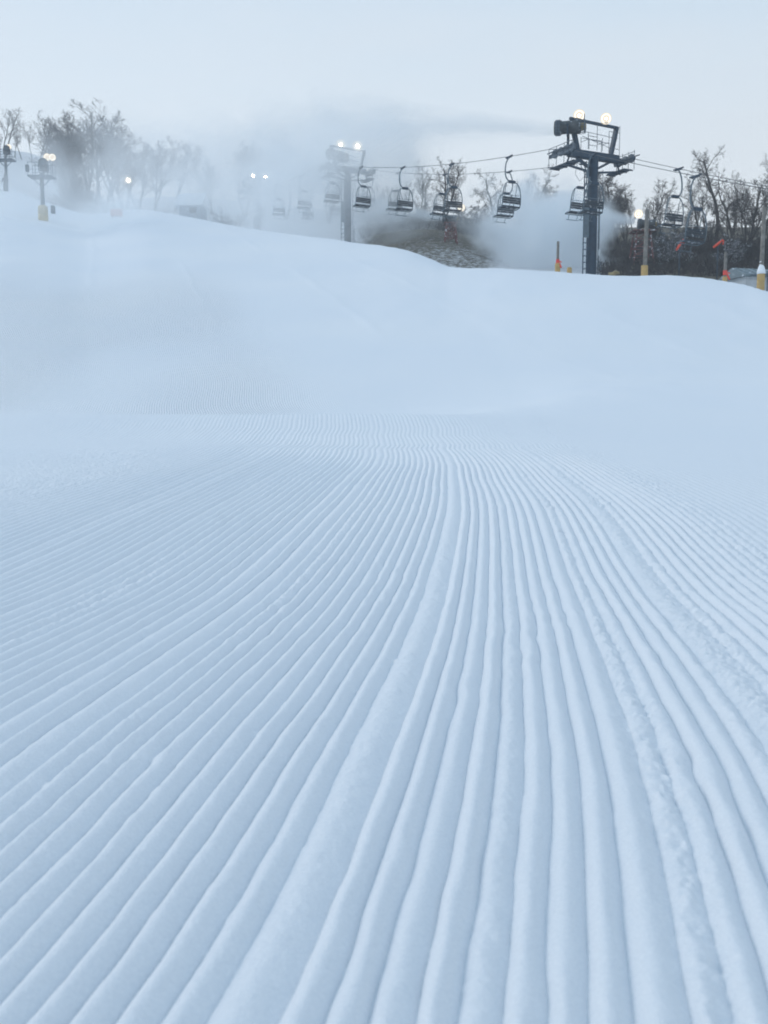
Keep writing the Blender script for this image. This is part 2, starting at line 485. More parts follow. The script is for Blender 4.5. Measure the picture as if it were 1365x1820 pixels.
# rib edges: not all of one width
edges = [-.045]
us = -.045
left = []
r_ = random.Random(5)
pos = -.045
while pos > -14:
    w = RIB * r_.uniform(.95, 1.05)
    if abs(pos + .635) < .03: w = RIB * 1.5
    elif r_.random() < .02: w = RIB * 1.4
    pos -= w; left.append(pos)
pos = .045; rightl = [.045]
while pos < 10:
    w = RIB * r_.uniform(.95, 1.05)
    if abs(pos - .80) < .03: w = RIB * 2.0
    elif abs(pos - .50) < .03: w = RIB * 1.3
    elif r_.random() < .02: w = RIB * 1.4
    pos += w; rightl.append(pos)
EDGES = np.array(sorted(left) + [-.045] + rightl)
RIBAMP = np.array([r_.uniform(.86, 1.1) for _ in EDGES])

# ------------------------------------------------------------------ the snow slope
def polar_mesh(name, azs, rs, zfun, mat, attrs):
    A, R = np.meshgrid(azs, rs, indexing='xy')      # rows: r, columns: az
    X = R * np.sin(A); Y = R * np.cos(A)
    Z, extra = zfun(A, R, X, Y)
    nr, nc = R.shape
    me = bpy.data.meshes.new(name)
    co = np.stack([X, Y, Z], -1).reshape(-1, 3).astype(np.float32)
    idx = np.arange(nr * nc).reshape(nr, nc)
    q = np.stack([idx[:-1, :-1], idx[:-1, 1:], idx[1:, 1:], idx[1:, :-1]], -1).reshape(-1, 4).astype(np.int32)
    me.vertices.add(len(co)); me.vertices.foreach_set('co', co.ravel())
    me.loops.add(q.size); me.loops.foreach_set('vertex_index', q.ravel())
    me.polygons.add(len(q))
    me.polygons.foreach_set('loop_start', np.arange(0, q.size, 4, dtype=np.int32))
    me.polygons.foreach_set('use_smooth', np.ones(len(q), dtype=bool))
    me.update(calc_edges=True)
    for k in attrs:
        at_ = me.attributes.new(k, 'FLOAT', 'POINT')
        at_.data.foreach_set('value', extra[k].ravel().astype(np.float32))
    me.materials.append(mat)
    o = bpy.data.objects.new(name, me); col.objects.link(o)
    return o

fine = np.linspace(math.radians(-26), math.radians(26), 1150)
side = np.concatenate([np.radians(np.linspace(26, 58, 212))[1:], np.radians([60, 63, 67, 72, 78, 84, 88])])
azs = np.concatenate([-side[::-1], fine, side])
# rows: even steps in view angle close by, geometric beyond the first crest
ynear = [.3, .45, .6, .75, .88]
Yg = np.linspace(.9, 14.6, 6000)
zg = pchip([p[0] for p in _keys[8][1]], [p[1] for p in _keys[8][1]], Yg)
ang = np.cumsum(np.abs(np.diff(np.arctan2(zg, Yg), prepend=np.arctan2(zg[0], Yg[0]))) + .00002 * 6000 / 6000)
rows = np.interp(np.arange(0, ang[-1], 1.5 / F_PX * (1820 / 1820)), ang, Yg)
rfar = np.concatenate([np.geomspace(14.65, 30, 60), np.geomspace(30.5, 175, 170), np.geomspace(180, 330, 8)])
rs = np.concatenate([ynear, rows, rfar])

def slope_fun(A, R, X, Y):
    az = A[0]
    kr, kz = keys_at(az)
    Z = np.empty_like(R)
    r = R[:, 0]
    for j in range(len(az)):
        Z[:, j] = pchip(kr[j], kz[j], r)
    # soft rolls
    fadein = sst(3, 9, R)
    Z += fadein * .03 * (vnoise(X * .5, Y * .35, 3) - .5)
    Z += sst(16, 24, R) * .12 * (vnoise(X * .16 + 7, Y * .12, 4) - .5) * (1 - sst(30, 36, R))
    u = lane(X, Y)
    nib = vnoise(X * 30, Y * 9, 21) - .5
    ue = u + .0055 * (vnoise(X * 6, Y * 2.2, 22) - .5) + (.004 + .010 * np.clip(vnoise(X * 5, Y * 1.7, 23) * 2 - 1, 0, 1)) * nib
    k = np.clip(np.searchsorted(EDGES, ue.ravel()) - 1, 0, len(EDGES) - 2).reshape(ue.shape)
    wdt = EDGES[k + 1] - EDGES[k]
    t = np.clip((ue - EDGES[k]) / wdt, 0, 1)
    tq = t ** .92
    h = (.32 * (.5 - .5 * np.cos(2 * math.pi * tq)) + .68 * np.sin(math.pi * tq) ** .80) * RIBAMP[k]
    # bands where the comb tore the snow
    rough = np.exp(-((u - .58) / .035) ** 2) + .9 * np.exp(-((u - .90) / .09) ** 2) + .8 * np.exp(-((u - 1.45) / .18) ** 2) \
        + .55 * np.exp(-((u + .56) / .04) ** 2) + .25 * np.exp(-((u + 1.25) / .10) ** 2) + .8 * sst(-2.0, -3.2, u) * (1 - sst(8, 13, Y)) + .35 * np.exp(-((u - .285) / .02) ** 2)
    rough += .55 * np.clip(vnoise(u * 9, Y * .55, 32) * 2.6 - 1.75, 0, 1)
    patch = vnoise(X * 1.1, Y * .8, 31)
    rough = np.clip(rough * (.35 + 1.1 * patch), 0, 1)
    n1 = vnoise(X * 42, Y * 36, 41); n2 = vnoise(X * 95, Y * 80, 42); n3 = vnoise(X * 18, Y * 15, 43)
    crumb = .45 * n1 + .3 * n2 + .4 * n3 - .58
    clump = np.clip(vnoise(X * 30, Y * 26, 44) - .82, 0, 1) / .18
    clump *= np.clip(vnoise(X * 1.8, Y * 1.2, 45) - .36, 0, 1) * 2
    amp = .0220 * (1 - .6 * sst(7, 12, Y))
    edge = 1 - sst(1.15, 1.75, u) * (.75 + .25 * sst(7, 11, Y))
    edge *= 1 - sst(9.5, 12.5, Y) * sst(.15, 1.0, u)
    edge *= 1 - .45 * sst(-2.2, -3.4, u) * (.4 + .9 * vnoise(X * 1.3, Y * .9, 51))
    edge = np.clip(edge, 0, 1)
    g = 1 - sst(14.2, 16.5, Y)
    front = sst(-.2, .4, Y)
    infov = 1 - sst(math.radians(50), math.radians(58), np.abs(A))
    disp = amp * edge * g * front * infov * (h * (1 - .45 * rough) + .15 * rough)
    disp += infov * front * (1 - sst(10, 16, Y)) * (.022 * rough * crumb + .0034 * crumb * (1 - sst(3, 7, Y)) + .013 * clump * (.4 + rough) * (1.35 - h))
    Z += disp
    # seams between groomer passes and old drifts on the upper field
    up_ = sst(15, 22, Y)
    for us_, hh, ww in ((-7.4, .05, .22), (-3.1, .03, .15), (1.9, .05, .20), (5.6, .045, .2), (9.6, .05, .22), (13.5, .05, .25)):
        Z += up_ * .5 * hh * np.exp(-((u - us_ + .25 * (vnoise(X * .2, Y * .2, 81) - .5)) / ww) ** 2) * np.clip(vnoise(X * .25, Y * .18, 82 + int(us_ * 3)) * 1.6 - .3, 0, 1)
    Z += up_ * .05 * (vnoise(X * .7, Y * .3, 91) - .5) + sst(12, 16, Y) * sst(.6, 2, u) * .03 * (vnoise(X * 1.6, Y * .9, 92) - .5)
    far = sst(15.5, 18.5, Y) * (1 - sst(34, 52, Y)) * (1 - sst(-3.2, .2, u)) * sst(-15, -10.5, u)
    far *= np.clip(.25 + 1.2 * vnoise(X * .3, Y * .12, 61), 0, 1)
    return Z, {'lane': u, 'far_rib': far}
M['snow'] = mat_snow()
o = polar_mesh('snow_slope', azs, rs, slope_fun, M['snow'], ('lane', 'far_rib'))
tag(o, 'pale blue ski run groomed into long corduroy ribs up to the skyline', kind='structure')

M['hill'] = mat_hill()
def hill_fun(A, R, X, Y):
    az = A[0]; kr, kz = hkeys(az); Z = np.empty_like(R); r = R[:, 0]
    for j in range(len(az)): Z[:, j] = pchip(kr[j], kz[j], r) - np.maximum(0, kr[j][0] - r) * .5
    Z += .25 * (vnoise(X * .2, Y * .2, 71) - .5) + .06 * (vnoise(X * 1.2, Y * 1.2, 72) - .5)
    pxs = CX + F_PX * np.tan(np.clip(A, -1.2, 1.2))
    bare = sst(560, 700, pxs) * .56
    bare = np.where(pxs > 1030, .62 + .25 * sst(1030, 1130, pxs), bare)
    bare = bare - .34 * sst(850, 915, pxs) * (1 - sst(1040, 1110, pxs))
    low = sst(74, 60, R) * sst(1000, 900, pxs)
    bare = bare - .14 * low
    return Z, {'bare': bare}
ho = polar_mesh('hill', np.concatenate([np.radians(np.linspace(-80, -27, 30)), np.radians(np.linspace(-26, 26, 300)), np.radians(np.linspace(27, 80, 30))]),
                np.concatenate([np.geomspace(36, 130, 150), np.geomspace(132, 385, 36)]), hill_fun, M['hill'], ('bare',))
tag(ho, 'hill behind the run, brown grass with snow patches, white at left', kind='structure')

# wide base sheet to the horizon under everything
def big_ground():
    mb = MB(); n = 48
    rr = [0.0, .4, 3, 20, 100, 250, 400]
    vs = []; fs = []
    for r in rr:
        for k in range(n):
            a = 2 * math.pi * k / n
            x, y = r * math.sin(a), r * math.cos(a)
            z = -1.0 + min(0, y) * .025 - (0.0 if y < 0 else min(y, 3) * .3)
            vs.append((x, y, z))
    for i in range(len(rr) - 1):
        for k in range(n):
            fs.append((i * n + k, (i + 1) * n + k, (i + 1) * n + (k + 1) % n, i * n + (k + 1) % n))
    mb.add(vs, fs)
    o = mb.build('ground', M['snowcap'], smooth=True)
    tag(o, kind='structure')
big_ground()

# ------------------------------------------------------------------ lift geometry
def hpt(px, py, Y): return at(px, py, Y)
T_PX = [(1051, 48.0), (618.5, 74.0), (461, 105.0)]
TB = [at(px, 450, Y) for px, Y in T_PX]
UP = Vector((TB[1].x - TB[0].x, TB[1].y - TB[0].y, 0)).normalized()
SIDE = Vector((UP.y, -UP.x, 0))                 # to the right when looking uphill
RZ = math.atan2(SIDE.y, SIDE.x)
HALF = 1.92
ROPE_Z = [at(1051, 270, 48)[2], at(620, 297, 74)[2], at(461, 341, 105)[2]]
LOWER = Vector((TB[0].x, TB[0].y, 0)) - UP * 32
stations = [(LOWER, ROPE_Z[0] - 10.4)] + [(Vector((t.x, t.y, 0)), z) for t, z in zip(TB, ROPE_Z)] + [(Vector((TB[2].x, TB[2].y, 0)) + UP * 40, ROPE_Z[2] + 6)]
sdist = [(p - Vector((TB[0].x, TB[0].y, 0))).dot(UP) for p, z in stations]
def rope_pt(s, sgn):
    """s: metres uphill of the first tower"""
    k = max(0, min(len(sdist) - 2, int(np.searchsorted(sdist, s)) - 1))
    t = (s - sdist[k]) / (sdist[k + 1] - sdist[k])
    p = stations[k][0].lerp(stations[k + 1][0], t)
    z = stations[k][1] * (1 - t) + stations[k + 1][1] * t
    sag = (.45, .55, .5, .5)[k]
    z -= 4 * sag * t * (1 - t)
    return Vector((p.x, p.y, z)) + SIDE * (HALF * sgn)
for sgn, lab in ((-1, 'steel haul rope running over the gun side of the lift towers'), (1, 'steel haul rope running over the far side of the lift towers')):
    mb = MB()
    mb.tube([rope_pt(s, sgn) for s in np.linspace(sdist[0], sdist[-1], 90)], .014, 6)
    o = mb.build('haul_rope', M['rope'], smooth=True)
    tag(o, lab, 'cable', 'haul ropes of the chairlift')

# ---- towers
def build_tower(loc, height, name='lift_tower'):
    """origin at base; local x across the line, y uphill; rope at z = height"""
    t = empty(name, loc, RZ)
    H = height
    mb = MB(); mb.tube([(0, 0, -1.2), (0, 0, H * .5), (0, 0, H - .18)], [.265, .255, .245], 20); mb.build('mast', M['steel'], t, True)
    mb = MB(); mb.lathe([(0, .40), (.05, .40)], (0, 0, .02), (0, 0, 1), 18)
    for k in range(8):
        a = k * math.pi / 4; mb.tube([(.36 * math.cos(a), .36 * math.sin(a), .05), (.36 * math.cos(a), .36 * math.sin(a), .13)], .025, 6)
    mb.build('base_flange', M['steel2'], t)
    mb = MB(); mb.box((0, 0, H - .20), (3.0, .34, .36), bev=.03); mb.build('crossarm', M['steel'], t)
    mb = MB()
    for s in (-1, 1):
        mb.beam((s * .28, 0, H - .75), (s * 1.0, 0, H - .38), .16, .10)
    build_each(mb, 'gusset', M['steel'], t)
    # sheave trains
    for s in (-1, 1):
        tr = MB()
        tr.box((s * HALF, 0, H - .28), (.10, 1.9 if s < 0 else 1.5, .13), bev=.015)
        tr.box((s * (HALF - .3), 0, H - .25), (.62, .16, .18), bev=.015)
        for yy in (-.55, .55):
            tr.box((s * HALF, yy * (1 if s < 0 else .8), H - .22), (.14, .62, .08), bev=.01)
        tr.box((s * (HALF + .12), 0, H - .12), (.03, 1.9, .05))
        so = tr.build('sheave_frame', M['steel'], t)
        ys = (-.86, -.44, .02, .48) if s < 0 else (-.5, -.05, .42)
        for yy in ys:
            w = MB()
            w.lathe([(-.06, .10), (-.06, .20), (-.035, .215), (-.02, .18), (.02, .18), (.035, .215), (.06, .20), (.06, .10), (.05, .07), (-.05, .07)], (s * HALF, yy, H - .205), (1, 0, 0), 16)
            w.lathe([(-.09, .04), (.09, .04)], (s * HALF, yy, H - .205), (1, 0, 0), 8)
            w.build('sheave', M['steel2'], so, True)
    # catwalks and rails
    for s in (-1, 1):
        cw = MB()
        L = 1.8 if s < 0 else 1.3
        for k in range(5):
            cw.box((s * (HALF - .52 + k * .11), 0, H - .78), (.06, L, .04))
        for yy in (-L / 2, -L / 6, L / 6, L / 2):
            cw.box((s * (HALF - .30), yy, H - .815), (.56, .05, .05))
        cw.beam((s * (HALF - .5), 0, H - .80), (s * .3, 0, H - .95), .12, .08)
        cw.beam((s * (HALF - .3), 0, H - .80), (s * (HALF - .5), 0, H - .3), .06, .06)
        cw.build('catwalk', M['steel'], t)
        rl = MB(); xo = s * (HALF + .06)
        for yy in (-L / 2, -L / 6, L / 6, L / 2):
            rl.tube([(xo, yy, H - .78), (xo, yy, H + .18 if s > 0 else H + .10)], .016, 5)
        for zz in (H - .35, H + .10):
            rl.tube([(xo, -L / 2, zz), (xo, L / 2, zz)], .016, 5)
        build_each(rl, 'railing', M['steel2'], t)
    # lifting frame
    topz = H + 1.32
    for s, x0, x1 in ((-1, -.95, -1.36), (1, 1.05, 1.38)):
        mb = MB(); mb.beam((x0, 0, H - .05), (x1, 0, topz), .22, .16); mb.build('frame_post', M['steel'], t)
    mb = MB(); mb.beam((-1.46, 0, topz + .06), (1.46, 0, topz - .02), .12, .12); build_each(mb, 'frame_beam', M['steel'], t)
    mb = MB()
    for x, za, zb in ((-.55, H, H + .78), (-.5, H, H + .50), (-.02, H, topz), (.30, H, H + .62), (.70, H, H + .98), (1.35, H - .3, topz)):
        mb.tube([(x, -.28, za), (x, -.28, zb)], .015, 5)
    for x0, z0, x1, z1 in ((-1.05, H + .80, 1.22, H + .70), (-.55, H + .46, .70, H + .40), (-.9, H + .56, .70, H + .22), (-.55, H + .62, 0, H + .62),
                           (-.5, H + .2, 0, H + .2), (.7, H + .98, 1.3, H + .98), (.7, H + .2, 1.35, H + .2), (-.02, H + .24, .30, H + .42)):
        mb.tube([(x0, -.28, z0), (x1, -.28, z1)], .014, 5)
    for x in (-.55, .70):
        mb.tube([(x, -.28, H + .46), (x, .28, H + .46)], .014, 5); mb.tube([(x, .28, H), (x, .28, H + .7)], .014, 5)
    mb.tube([(-.55, .28, H + .66), (.70, .28, H + .66)], .014, 5)
    build_each(mb, 'top_railing', M['steel2'], t)
    # brackets for the lamps
    mb = MB()
    mb.tube([(-.60, 0, topz + .10), (-.60, 0, topz + .38)], .025, 6)
    mb.tube([(.48, 0, topz + .06), (.52, 0, topz + .22), (.74, 0, topz + .34)], .025, 6)
    build_each(mb, 'lamp_bracket', M['steel'], t)
    # ladder with a sheet metal guard
    lad = MB()
    for x in (-.60, -.33):
        lad.tube([(x, -.12, -.4), (x, -.12, H - .9)], .03, 6)
    for z in np.arange(1.0, H - 1, 1.6):
        lad.tube([(-.33, -.12, z), (-.2, -.05, z)], .016, 5)
    lo = lad.build('ladder', M['steel'], t)
    me = None
    for z in np.arange(.1, H - 1.0, .31):
        if me is None:
            r = MB(); r.tube([(-.60, -.12, 0), (-.33, -.12, 0)], .022, 6); me = r.mesh('rung', M['steel'])
        r = link_mesh('rung', me, lo); r.location = (0, 0, z)
    gd = MB(); gd.box((-.465, -.17, H - 3.35), (.30, .02, 1.55)); gd.box((-.465, -.155, H - 3.35), (.24, .02, 1.45)); gd.build('ladder_guard', M['frame'], t)
    # pipes, hoses, boxes
    pp = MB()
    pp.tube([(.36, -.10, -.5), (.37, -.1, 1.2), (.36, -.12, 3.4), (.37, -.1, H - 1.6), (.30, -.08, H - 1.45), (.30, -.1, H - .9)], .022, 6)
    pp.tube([(.42, .05, -.5), (.44, .05, 2.2), (.40, .0, 2.6), (.40, .0, H - 2.2), (.62, 0, H - 1.9), (.60, 0, H - .8)], .018, 6)
    for k, z in enumerate((.5, .75, 1.0, 1.3, 1.55)):
        pp.tube([(.36, -.12, z), (.47 + .05 * (k % 2), -.16, z + .06), (.50, -.14, z + .16), (.36, -.1, z + .22)], .024, 6)
    build_each(pp, 'pipe', M['steel2'], t, True)
    hs = MB()
    hs.tube([(-1.2, -.3, H - .8), (-1.3, -.3, H - 1.25), (-1.05, -.32, H - 1.55), (-.75, -.3, H - 1.3), (-.7, -.25, H - .9)], .012, 5)
    hs.tube([(-.9, -.2, H - .8), (-.6, -.2, H - 1.2), (-.3, -.2, H - 1.3)], .018, 5)
    hs.tube([(-.05, -.33, -.5), (.0, -.34, .4), (.12, -.34, .95)], .035, 6)
    hs.tube([(-.55, -.2, H - .95), (-.5, -.2, H - 1.9), (-.42, -.2, H - 2.4)], .02, 5)
    build_each(hs, 'hose', M['frame'], t, True)
    bx = MB(); bx.box((-.09, -.34, .30), (.15, .10, .22), bev=.02); bx.box((.28, -.22, 2.15), (.10, .10, .3), bev=.01); build_each(bx, 'junction_box', M['wallwhite'], t)
    return t
tower_labels = ['dark steel lift tower with a snow gun on its frame, clearest of all',
                'blurred grey lift tower half hidden in the blowing snow',
                'faintest lift tower, only its lower mast showing through the snow cloud']
towers = []
for i, (b, z) in enumerate(zip(TB, ROPE_Z)):
    base = ground_z(b.x, b.y)
    t = build_tower((b.x, b.y, base), z - base)
    t['height'] = z - base
    tag(t, tower_labels[i], 'lift tower', 'lift towers')
    towers.append((t, Vector((b.x, b.y, z))))
def tloc(i, x, y, z):
    """point given in tower axes, z relative to the rope"""
    p = towers[i][1]
    return p + SIDE * x + UP * y + Vector((0, 0, z))

# ---- fan snow guns
def build_gun(loc, axis, scale=1.0, label='', stand=None):
    """barrel pointing along axis (world), loc = barrel centre"""
    t = empty('snow_gun', loc)
    ax = Vector(axis).normalized(); s = scale
    up = Vector((0, 0, 1)); sd = ax.cross(up).normalized()
    mb = MB()
    mb.lathe([(-.60 * s, .30 * s), (-.55 * s, .335 * s), (-.30 * s, .335 * s), (-.28 * s, .31 * s), (.30 * s, .30 * s), (.32 * s, .33 * s), (.62 * s, .33 * s), (.66 * s, .30 * s), (.60 * s, .27 * s), (.0, .26 * s), (-.1, .02)], (0, 0, 0), ax, 20)
    mb.build('barrel', M['gun'], t, True)
    mb = MB()
    for k in range(16):
        a = k * math.pi / 8
        d = (sd * math.cos(a) + ax.cross(sd) * math.sin(a))
        mb.tube([d * .345 * s + ax * .36 * s, d * .345 * s + ax * .60 * s], .022 * s, 5)
    mb.lathe([(.40 * s, .34 * s), (.40 * s, .375 * s), (.45 * s, .375 * s), (.45 * s, .34 * s)], (0, 0, 0), ax, 20)
    mb.lathe([(.52 * s, .34 * s), (.52 * s, .37 * s), (.57 * s, .37 * s), (.57 * s, .34 * s)], (0, 0, 0), ax, 20)
    mb.build('nozzle_ring', M['steel2'], t)
    mb = MB()
    for k in range(10):
        a = k * math.pi / 5
        d = (sd * math.cos(a) + ax.cross(sd) * math.sin(a))
        mb.tube([d * .33 * s - ax * .58 * s, d * .30 * s - ax * .80 * s, d * .08 * s - ax * .84 * s], .012 * s, 4)
    mb.lathe([(-.80 * s, .30 * s), (-.80 * s, .32 * s), (-.76 * s, .32 * s), (-.76 * s, .30 * s)], (0, 0, 0), ax, 16)
    mb.build('fan_cage', M['steel2'], t)
    mb = MB(); mb.lathe([(-.84 * s, .10 * s), (-.80 * s, .17 * s), (-.55 * s, .18 * s), (-.5 * s, .1 * s)], (0, 0, 0), ax, 14); mb.build('motor', M['gunmotor'], t, True)
    mb = MB()
    for q in (-1, 1):
        mb.beam(sd * q * .38 * s, sd * q * .38 * s - up * .48 * s, .05 * s, .10 * s)
        mb.lathe([(-.03, .06 * s), (.05, .06 * s)], sd * q * .36 * s, sd * q, 10)
    mb.beam(-sd * .40 * s - up * .48 * s, sd * .40 * s - up * .48 * s, .08 * s, .06 * s)
    mb.tube([-up * .48 * s, -up * .80 * s], .06 * s, 8)
    mb.build('yoke', M['steel'], t)
    if stand: stand(t)
    tag(t, label, 'snow gun', 'snow guns')
    return t
west = (-SIDE * .93 + UP * .36).normalized()
g1 = tloc(0, -1.42, -.30, 1.22)
build_gun(at(1010, 226.5, towers[0][1].y - .55), Vector((-1, .28, .02)), 1.0, 'dark barrel snow gun on top of the clear lift tower, blowing left')
build_gun(at(598, 276, towers[1][1].y - .5), Vector((-.75, -.6, .05)), 1.15, 'snow gun half hidden in mist on the second lift tower')
build_gun(at(443, 328, towers[2][1].y - .5), Vector((-.8, -.5, .05)), 1.1, 'snow gun lost in cloud on the farthest lift tower')

def floodlight(p, face, r, label, mat='lamp', group='floodlights', dual=False):
    t = empty('floodlight', p)
    f = Vector(face).normalized()
    mb = MB(); mb.lathe([(-.30 * r / .22, .05), (-.22 * r / .22, r * .55), (-.02, r), (.02, r * 1.04), (.05, r * 1.04), (.05, r * .96), (0, r * .94)], (0, 0, 0), f, 16)
    mb.build('housing', M['steel2'], t, True)
    mb = MB(); mb.lathe([(.0, r * .93), (.04, r * .90), (r * .30, r * .62), (r * .42, r * .2)], (0, 0, 0), f, 16); mb.build('lens', M[mat], t, True)
    mb = MB(); mb.lathe([(.0, r * .95), (.03, r * .95), (.07, r * 1.34), (.07, r * 1.36), (.01, r * 1.0)], (0, 0, 0), f, 16); mb.build('halo_ring', M['haloring'], t, True)  # added glowing ring imitating the lamp's halo, not a lamp part
    mb = MB(); mb.lathe([(.06, r * 1.34), (.12, r * 1.75), (.12, r * 1.8), (.05, r * 1.36)], (0, 0, 0), f, 16); mb.build('halo_rim', M['halorim'], t, True)  # second added ring, weak warm fringe of the imitated halo
    mb = MB(); sd = f.cross(Vector((0, 0, 1))).normalized()
    mb.tube([sd * r * 1.08, sd * r * 1.08 - Vector((0, 0, r * 1.3)), -sd * r * 1.08 - Vector((0, 0, r * 1.3)), -sd * r * 1.08], .014, 5)
    mb.tube([-Vector((0, 0, r * 1.3)), -Vector((0, 0, r * 1.75))], .02, 5)
    mb.build('bracket', M['steel2'], t)
    tag(t, label, 'floodlight', group)
    return t
toward = Vector((-.45, -.85, -.28))
for px, py, ti, r, lab in ((1030, 205, 0, .16, 'left lit floodlight above the snow gun on the clear dark tower'),
                           (1077.5, 210.5, 0, .15, 'right lit floodlight on the beam of the clear dark tower'),
                           (605.5, 257, 1, .20, 'left of the two lit floodlights on the misty grey tower'),
                           (636, 259.5, 1, .205, 'right of the two lit floodlights on the misty grey tower'),
                           (450, 312.5, 2, .22, 'left of the paired floodlights glowing above the faintest tower'),
                           (472, 313, 2, .23, 'right of the paired floodlights glowing above the faintest tower')):
    p = at(px, py, towers[ti][1].y)
    floodlight(p, Vector((-p.x, -p.y, -p.z)).normalized() + Vector((-.15, 0, -.1)), r, lab, 'lamp' if ti == 0 else 'lampfar')

# ---- chairs
def build_chair(bow):
    t = empty('lift_chair', (0, 0, 0))
    b = bow
    mb = MB(); mb.box((0, 0, -.01), (.10, .42, .09), bev=.015); mb.tube([(0, -.30, .02), (0, .30, .02)], .035, 6); mb.build('grip', M['steel'], t)
    mb = MB()
    pts = [(0, 0, -.05), (b * .10, 0, -.14), (b * .20, 0, -.36), (b * .245, 0, -.62), (b * .245, 0, -.88), (b * .20, 0, -1.06), (b * .09, 0, -1.19), (-b * .12, 0, -1.23)]
    mb.tube(pts, .034, 8); mb.build('hanger', M['frame'], t, True)
    c = -b * .16
    mb = MB(); mb.box((c, 0, -1.25), (.40, .16, .13), bev=.02); mb.build('hanger_block', M['steel'], t)
    W = .56
    mb = MB()
    for s in (-1, 1):
        mb.tube([(c + s * .15, 0, -1.26), (c + s * .30, 0, -1.30), (c + s * .42, 0, -1.42), (c + s * .50, .0, -1.62), (c + s * W, .02, -1.95), (c + s * W, .05, -2.30),
                 (c + s * W, .12, -2.50), (c + s * W, .50, -2.55)], .026, 7)
    mb.tube([(c - W, .50, -2.55), (c + W, .50, -2.55)], .022, 6)
    mb.tube([(c - W, .10, -2.49), (c + W, .10, -2.49)], .022, 6)
    mb.build('bail', M['frame'], t, True)
    st = MB()
    for k in range(4):
        st.box((c, .14 + k * .105, -2.475 - k * .004), (1.06, .092, .045), bev=.01)
    st.box((c, .05, -2.50), (1.06, .05, .07), bev=.01)
    st.build('seat', M['slat'], t)
    bk = MB()
    for k in range(3):
        bk.box((c, .035 - k * .012, -2.30 + k * .115), (1.08, .035, .105), bev=.01)
    bk.build('backrest', M['slat'], t)
    rb = MB()
    for s in (-1, 1):
        rb.tube([(c + s * .33, .0, -1.36), (c + s * .34, .10, -1.62), (c + s * .33, .16, -1.95), (c + s * .30, .13, -2.12)], .017, 6)
    rb.tube([(c - .30, .13, -2.12), (c + .30, .13, -2.12)], .017, 6)
    rb.tube([(c - W, .02, -1.92), (c + W, .02, -1.92)], .014, 6)
    rb.build('restraint_bar', M['frame'], t, True)
    fr = MB()
    for s in (-.28, .28):
        fr.tube([(c + s, .50, -2.55), (c + s, .62, -2.80)], .014, 5)
    fr.tube([(c - .4, .62, -2.80), (c + .4, .62, -2.80)], .016, 5)
    fr.build('footrest', M['frame'], t, True)
    return t
protoL = build_chair(-1)
protoR = build_chair(1)
def s_for_px(px, sgn):
    best = None
    for s in np.linspace(-30, 70, 4001):
        p = rope_pt(s, sgn)
        if p.y < 20: continue
        e = abs(CX + F_PX * p.x / (p.y * math.cos(PITCH) - p.z * math.sin(PITCH)) - px)
        if best is None or e < best[0]: best = (e, s)
    return best[1]
chairs = [  # grip px in the photograph, rope side, facing, label
    (1236, -1, 'lift chair just left of the tallest bent tree, nearest to the shed'),
    (1053, -1, 'lift chair right in front of the dark tower mast'),
    (905, -1, 'upper right chair of the sharp overlapping pair left of the dark tower'),
    (803, -1, 'lift chair beside the small floodlight and the tall forked tree'),
    (716, -1, 'right chair of the pair over the left end of the brown hill'),
    (642, -1, 'lift chair partly hidden in mist just right of the grey tower'),
    (588, -1, 'faint lift chair just left of the misty grey tower, higher of two'),
    (537, -1, 'very faint lift chair between the second and third towers, right one'),
    (492, -1, 'very faint lift chair beside the faintest tower'),
    (1206, 1, 'lift chair above the left orange tube, before the bare trees'),
    (1037, 1, 'lift chair just behind the left side of the dark tower'),
    (905, 1, 'lower left chair of the sharp overlapping pair left of the dark tower'),
    (791, 1, 'lift chair right against the trunk of the tall forked tree'),
    (707, 1, 'left chair of the pair over the left end of the brown hill'),
    (657, 1, 'lift chair in thin mist, farther of two right of the grey tower'),
    (600, 1, 'faint lift chair hanging close behind the misty grey mast'),
    (552, 1, 'very faint lift chair in the thick snow cloud, lower of two'),
]
first = {-1: True, 1: True}
for px, sgn, lab in chairs:
    pr = protoL if sgn < 0 else protoR
    t = pr if first[sgn] else copy_tree(pr)
    first[sgn] = False
    t.location = rope_pt(s_for_px(px, sgn), sgn) - Vector((0, 0, .02))
    t.rotation_euler = (random.uniform(-.06, .06), random.uniform(-.02, .02), RZ + random.uniform(-.05, .05))
    tag(t, lab, 'lift chair', 'chairs of the chairlift')

